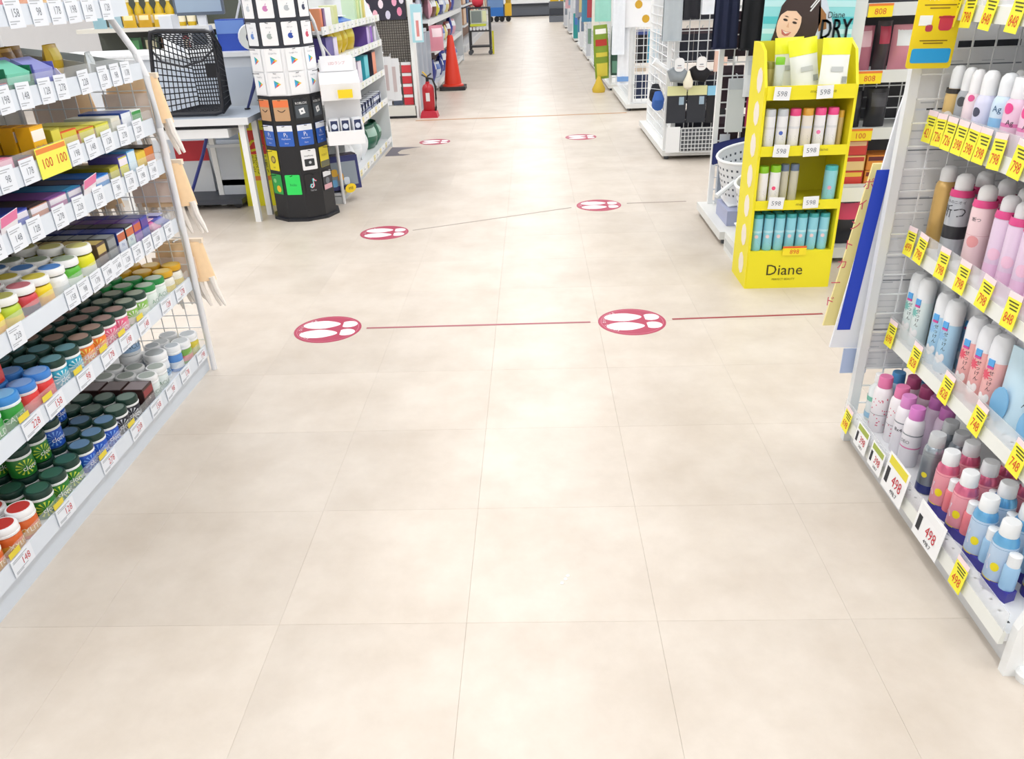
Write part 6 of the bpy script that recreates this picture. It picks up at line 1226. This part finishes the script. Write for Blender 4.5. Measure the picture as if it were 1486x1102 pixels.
for i, y in enumerate((10.0, 10.5, 11.0, 11.5)): place('farwhite', pouch('#c8ccda', '#39427a', 0.34, 0.3, 0.1, 'striped_pack', 'packet'), 'striped white pack, %s from the extinguisher on top of draped shelves' % ORD[i], (-1.5, y, 0.862 if y < 11.2 else 0.935), 0.1, 'striped packs')
place('pinkp', pouch('#d98ea0', '#f0d8de', 0.22, 0.32, 0.1, 'floral_pack', 'packet'), 'pink floral pack hanging beside the cone', (-1.3, 11.55, 0.55), -0.9)
# display trolley
tr_ = thing('display_trolley', 'black wire trolley with framed sign and wheels', 'trolley', loc=(-1.09, 17.7, 0))
DK = mat('#2d2f34', 0.5)
for x in (-0.2, 0.22):
    MB().tube([(x, 0, 0.1), (x, 0, 0.9)], 0.02, 6).build('post', DK, tr_); MB().tube([(x, 0.3, 0.1), (x, 0.3, 0.9)], 0.02, 6).build('post', DK, tr_)
    for y in (0.0, 0.3): MB().lathe([(0.045, -0.02), (0.045, 0.02)], 12).build('wheel', mat('#4a4d52', 0.5), tr_, loc=(x, y, 0.05), rot=(PI/2, 0, 0))
for z in (0.15, 0.45, 0.88): MB().box(-0.22, 0.24, -0.02, 0.32, z, z+0.03).build('tray', DK, tr_)
MB().box(-0.17, 0.17, -0.03, -0.01, 0.56, 0.86).build('framed_sign', mat('#c9d0c2', 0.5), tr_); MB().box(-0.15, 0.06, -0.034, -0.03, 0.62, 0.84).build('sign_picture', mat('#7f8a86', 0.5), tr_); MB().box(0.08, 0.16, -0.034, -0.03, 0.64, 0.84).build('sign_picture', mat('#dfe3b4', 0.5), tr_); MB().box(-0.18, 0.15, -0.034, -0.03, 0.555, 0.6).build('lime_strip', mat('#c6d03a', 0.5), tr_)
for i in range(6): MB().box(-0.19+0.07*i, -0.15+0.07*i, -0.03, 0.0, 0.48, 0.54).build('packet', mat('#e3e6ea', 0.5), tr_)
q = thing('red_bouquet', 'pink and red soft toy on top of the wire trolley', 'toy', loc=(-1.1, 17.8, 0.912)); MB().lathe([(0.06, 0), (0.11, 0.05), (0.12, 0.12), (0.07, 0.2), (0.02, 0.24)], 12).build('body', mat('#d02f44', 0.6), q, True); MB().lathe([(0.03, 0.2), (0.09, 0.24), (0.1, 0.3), (0.03, 0.36)], 12).build('head', mat('#f0a8b4', 0.6), q, True)
tag(MB().box(-0.02, 0.02, -0.02, 0.02, 0.0, 0.45).build('yellow_strip_sign', mat('#e6e03a', 0.5), loc=(-0.82, 17.9, 0.0)), 'narrow yellow strip standing beside the trolley wheel', 'sign')
# far left shelving, carts, freezer
q = thing('shelf_unit', 'tall dark-filled shelving far behind the wire trolley', 'shelf', loc=(-1.75, 24.0, 0)); MB().box(-0.3, 0.3, -5.5, 6.5, 0, 0.1).build('plinth', mat('#cfd2d6', 0.5), q)
for z in (0.1, 0.5, 0.9, 1.3): MB().box(-0.3, 0.3, -5.5, 6.5, z, z+0.04).build('shelf', mat('#d9dcdf', 0.5), q)
MB().box(-0.05, 0.0, -5.5, 6.5, 0.1, 1.6).build('back_panel', mat('#8a6a58', 0.6), q)
for i in range(10):
    for r_ in range(2): place('farbox%d' % (i % 4), carton(('#b08a6a', '#3f5a86', '#a84a3c', '#c9c2b0')[i % 4], ('#d8b89a', '#5a7ab0', '#d0705c', '#e0dccf')[i % 4], 0.8, 0.26, 0.32, None, name='far_carton'), 'far shelf carton, %s from trolley, %s row' % (ORD[i], ('lower', 'upper')[r_]), (-1.6, 19.0+1.15*i, 0.545 if r_ == 0 else 0.945), 0, 'far cartons')
bl = thing('hand_cart', 'blue plastic hand cart on black wheels at the far end', 'cart', loc=(-1.25, 32.5, 0)); MB().box(-0.35, 0.2, -0.2, 0.4, 0.2, 0.5).build('body', mat('#2f74c8', 0.5), bl); MB().box(-0.35, 0.2, -0.2, 0.4, 0.5, 1.1).build('upper_crate', mat('#6f93c4', 0.5), bl)
for x in (-0.28, -0.06, 0.14): MB().lathe([(0.1, -0.04), (0.1, 0.04)], 12).build('wheel', BLACK, bl, loc=(x, -0.12, 0.1), rot=(PI/2, 0, 0))
yl = thing('hand_cart', 'yellow hand cart next to the blue one at the far end', 'cart', loc=(-0.87, 32.5, 0)); MB().box(-0.12, 0.12, -0.2, 0.4, 0.2, 0.62).build('body', mat('#e2b52c', 0.5), yl); MB().lathe([(0.1, -0.04), (0.1, 0.04)], 12).build('wheel', BLACK, yl, loc=(0, -0.12, 0.1), rot=(PI/2, 0, 0)); MB().box(-0.1, 0.1, 0.3, 0.36, 0.62, 1.0).build('handle', mat('#c9a83a', 0.5), yl)
fz = thing('freezer_case', 'long open chiller case with lit white interior across the far aisle end', 'freezer', loc=(0.15, 36.6, 0))
MB().box(-1.6, 1.6, -0.3, 0.6, 0.05, 0.42).build('lower_panel', mat('#5d636c', 0.5), fz); MB().box(-1.6, 1.6, -0.28, 0.6, 0, 0.06).build('kick_strip', mat('#23262c', 0.5), fz); MB().box(-1.6, 1.6, -0.36, -0.28, 0.42, 0.5).build('bumper', mat('#2f343c', 0.5), fz)
MB().box(-1.6, 1.6, -0.34, -0.28, 0.5, 0.64).build('front_rail', mat('#f0f3f4', 0.4), fz); MB().box(-1.6, 1.6, 0.5, 0.6, 0.5, 1.9).build('lit_back', mat('#f2f6f6', 0.5, 0, 1, 0, 30, 0.6), fz)
for z in (0.62, 0.95, 1.3): MB().box(-1.6, 1.6, -0.1, 0.5, z, z+0.04).build('shelf', mat('#e6eaec', 0.4), fz)
for i in range(12): place('chill%d' % (i % 3), carton(('#8fc0d8', '#cfe0b0', '#dfe6ea')[i % 3], ('#b9dae8', '#dfeac8', '#eef2f4')[i % 3], 0.2, 0.3, 0.25, None, name='chilled_carton'), 'pale chilled carton, %s from left in the far chiller case' % ORD[i], (-1.25+0.25*i, 36.75, 0.66), -PI/2, 'chilled cartons')
st = thing('step_stand', 'grey stepped stand with yellow crates at the far right', 'stand', loc=(1.0, 31.0, 0))
for i in range(3): MB().box(-0.36, 0.4, -0.3+0.12*i, 0.3, 0.23*i, 0.23*i+0.2).build('step', mat(('#6f757e', '#3a3f48', '#6a7078')[i], 0.5), st)
for i in range(2): tag(MB().box(-0.15, 0.15, -0.15, 0.15, 0, 0.3).build('yellow_crate', mat('#e8c22a', 0.5), loc=(0.83+0.36*i, 31.15, 0.665)), ('left', 'right')[i]+' yellow crate on the grey stepped stand', 'crate')
# ------------------------------------------------------------------ right side further down the aisle
base_rack(1.05, 1.6, 9.34, 11.0, 'second white wire rack of clothing beyond the sock rack', [('x', 1.09, 1.58, 9.38), ('y', 9.45, 10.95, 1.13)], 1.5)
for i, (x, z, c, hd, nm) in enumerate([(1.215, 0.5, '#1d1e24', '#4a5a9a', 'black pack with blue header on second wire rack'), (1.345, 0.5, '#5ab2d2', '#6fc0dc', 'sky blue pack on second wire rack'), (1.215, 0.12, '#26314f', '#2f3a5a', 'navy pack low on second wire rack'), (1.345, 0.12, '#31405f', '#3a4664', 'slate pack low on second wire rack'), (1.215, 0.41, '#d8c6ae', '#e4ddd0', 'beige pack on second wire rack'), (1.475, 0.5, '#2a2c34', '#d9d9d4', 'charcoal pack on second wire rack')]):
    place('rk%d' % i, pack(c, hd, 0.12, {0.5: 0.34, 0.12: 0.26, 0.41: 0.06}[z], 0.05 if z != 0.41 else 0.02), nm, (x, 9.45, z))
q = thing('card_set', 'white card with gold round badges above the second wire rack', 'sign', loc=(1.12, 9.22, 0.88)); MB().box(-0.13, 0.16, -0.003, 0.003, 0, 0.4).build('card', mat('#eceef0', 0.5), q)
for x, z in ((0.02, 0.3), (0.1, 0.3), (0.1, 0.08), (0.02, 0.22)): MB().prism(circ(x, z, 0.04, 14), -0.006, -0.003, 'y').build('badge', mat('#cda12a', 0.4), q)
garment('white towel hanging on aisle side of second wire rack', 0.93, 9.2, 0.13, 0.62, 1.4, '#e4e9ee', 'towel', 'hanging_towel', folds=3)
tw = garment('white towel with blue hem at corner of second wire rack', 1.0, 9.3, 0.12, 0.3, 1.25, '#e9edf1', 'towel', 'hanging_towel', folds=3)
MB().box(-0.061, 0.061, -0.036, 0.036, 0.03, 0.08).build('blue_band', mat('#6f9ad0', 0.7), tw)
base_rack(1.02, 1.5, 11.2, 13.0, 'third wire rack down the right side with snack bags', [('x', 1.05, 1.48, 11.25), ('y', 11.4, 12.95, 1.06)], 1.5)
def snackbag(c, c2, c3, w, h_):
    def mk():
        k = thing('snack_bag', '', 'snack bag')
        def f(sg): return lambda u, v: ((u-0.5)*w*(0.9+0.1*math.sin(PI*v)), sg*0.045*math.sin(PI*u)**0.6*math.sin(PI*min(0.97, max(0.03, v)))**0.5*(1+0.12*math.sin(v*17)), v*h_)
        MB().grid(f(-1), 10, 16).grid(f(1), 10, 16).build('bag', mat(c, 0.3), k, True)
        for v0, v1, cc in ((0.05, 0.3, c2), (0.42, 0.5, c2), (0.62, 0.74, c3), (0.84, 0.93, '#eceadf')): MB().grid(lambda u, v: (f(-1)(0.12+0.76*u, v0+(v1-v0)*v)[0], f(-1)(0.12+0.76*u, v0+(v1-v0)*v)[1]-0.003, (v0+(v1-v0)*v)*h_), 8, 4).build('printed_panel', mat(cc, 0.35), k, True)
        MB().tube([(0, 0, h_-0.01), (0, 0.02, h_+0.03), (0, 0.08, h_+0.03)], 0.005, 6).build('hook', STEEL, k, True); return k
    return mk
place('snack', snackbag('#7f9a2c', '#d9c944', '#b8342a', 0.2, 0.66), 'tall yellow-green snack bag hanging at front of third rack', (0.93, 11.17, 0.16), 0, rot=(0, -0.06, 0.1)); place('snack2', snackbag('#24483a', '#5f8f78', '#c9d8d0', 0.15, 0.6), 'dark green snack bag beside the yellow-green one', (1.11, 11.16, 0.2), 0)
garment('pale green towel hanging above the snack bags', 0.93, 11.25, 0.2, 0.86, 1.4, '#9fd8c8', 'towel', 'hanging_towel', folds=3)
for i, (z, nm) in enumerate(((0.3, 'lower'), (0.55, 'upper'))): place('pinkpk', pack('#d9cdb8', '#e2a0a8', 0.12, 0.22, 0.07), nm+' beige pack with pink header beside snack bags', (1.26, 11.12, z), 0, 'beige packs')
q = thing('yellow_mop', 'yellow mop head on the floor beneath the snack bags', 'mop', loc=(0.88, 11.1, 0)); MB().lathe([(0.08, 0), (0.09, 0.04), (0.05, 0.12), (0.02, 0.2)], 12).build('head', mat('#d8b83a', 0.7), q, True)
for n_, (y0, c1, c2) in enumerate([(13.6, '#3a6a4a', '#d8dcd8'), (15.6, '#c9ced4', '#b08a90'), (17.8, '#dfe2e6', '#6a7a90'), (20.5, '#2f9a9a', '#4a7ac0'), (23.5, '#d0d4d8', '#9aa4b0'), (26.5, '#cfd4da', '#808a94')]):
    r2 = base_rack(1.02, 1.5, y0, y0+1.6, '%s rack from the snack bags along the far right side' % ORD[n_+1], [('x', 1.05, 1.48, y0+0.2), ('y', y0+0.25, y0+1.55, 1.06)], 1.5)
    garment('%s white hanging cloth from snack bags on the far right' % ORD[n_], 1.1, y0+0.12, 0.2, 0.75, 1.4, '#dfe4e8', 'clothing', folds=3)
    place('fr%d' % n_, pouch(c1, c2, 0.2, 0.55, 0.12, 'tall_bag', 'bag'), '%s tall bag from the snack bags on the far right' % ORD[n_], (1.1, y0+0.1, 0.076), -PI/2)
# goods behind the wire grids that make them read dark
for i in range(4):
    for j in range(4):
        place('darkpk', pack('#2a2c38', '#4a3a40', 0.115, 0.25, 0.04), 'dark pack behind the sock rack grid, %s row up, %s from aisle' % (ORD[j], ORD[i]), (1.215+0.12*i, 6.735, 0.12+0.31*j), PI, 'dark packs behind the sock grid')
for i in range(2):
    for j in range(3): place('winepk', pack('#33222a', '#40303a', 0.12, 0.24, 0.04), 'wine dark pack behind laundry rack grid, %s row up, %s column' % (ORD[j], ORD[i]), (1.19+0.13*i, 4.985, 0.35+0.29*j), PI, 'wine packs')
XC = ['#d8dde2', '#8fb0c8', '#e2b8c0', '#7f9f8a', '#ece8dc', '#b04a52', '#4f8fb0', '#d9c890', '#9a9fb0', '#e8ecef']
XN = ['white', 'powder blue', 'pale pink', 'sage', 'ivory', 'brick red', 'steel blue', 'straw', 'grey violet', 'snow white']
for n_ in range(10):
    y = (11.6, 12.6, 14.0, 14.8, 16.0, 16.9, 18.2, 19.1, 20.9, 21.8)[n_]; place('xc%d' % n_, pack(XC[n_], '#e6e9ec' if n_ % 2 else '#6a7080', 0.16, 0.34, 0.1, None, 0.05), '%s hanging pack on aisle side of the far right racks' % XN[n_], (1.0, y, 0.35+0.25*(n_ % 3)), -PI/2, 'aisle side packs')
    garment('%s towel hung high on aisle side of far right racks' % XN[(n_+4) % 10], 0.94, y+0.38, 0.2, 0.72+0.12*(n_ % 2), 1.4, XC[(n_+4) % 10], 'towel', 'hanging_towel', folds=3)
# floor bits
q = MB().prism([(0.0, 0.0), (0.16, 0.01), (0.22, 0.05), (0.12, 0.08), (0.09, 0.16), (0.11, 0.28), (0.2, 0.36), (0.28, 0.40), (0.0, 0.42)], 0.0002, 0.0012, 'z').build('floor_sticker', mat('#6f6b74', 0.5), loc=(-1.345, 7.15, 0)); tag(q, 'dark grey curved floor sticker at foot of notebook shelving', 'sticker')
for i, (x, y) in enumerate([(0.048, 1.535), (0.058, 1.55), (0.064, 1.562)]): tag(MB().lathe([(0.005, 0.0002), (0.0045, 0.002), (0.002, 0.003)], 7).build('paper_crumb', mat('#f6f6f4', 0.6), loc=(x, y, 0)), ('nearest', 'middle', 'farthest')[i]+' of three white crumbs on the near floor', 'crumb')
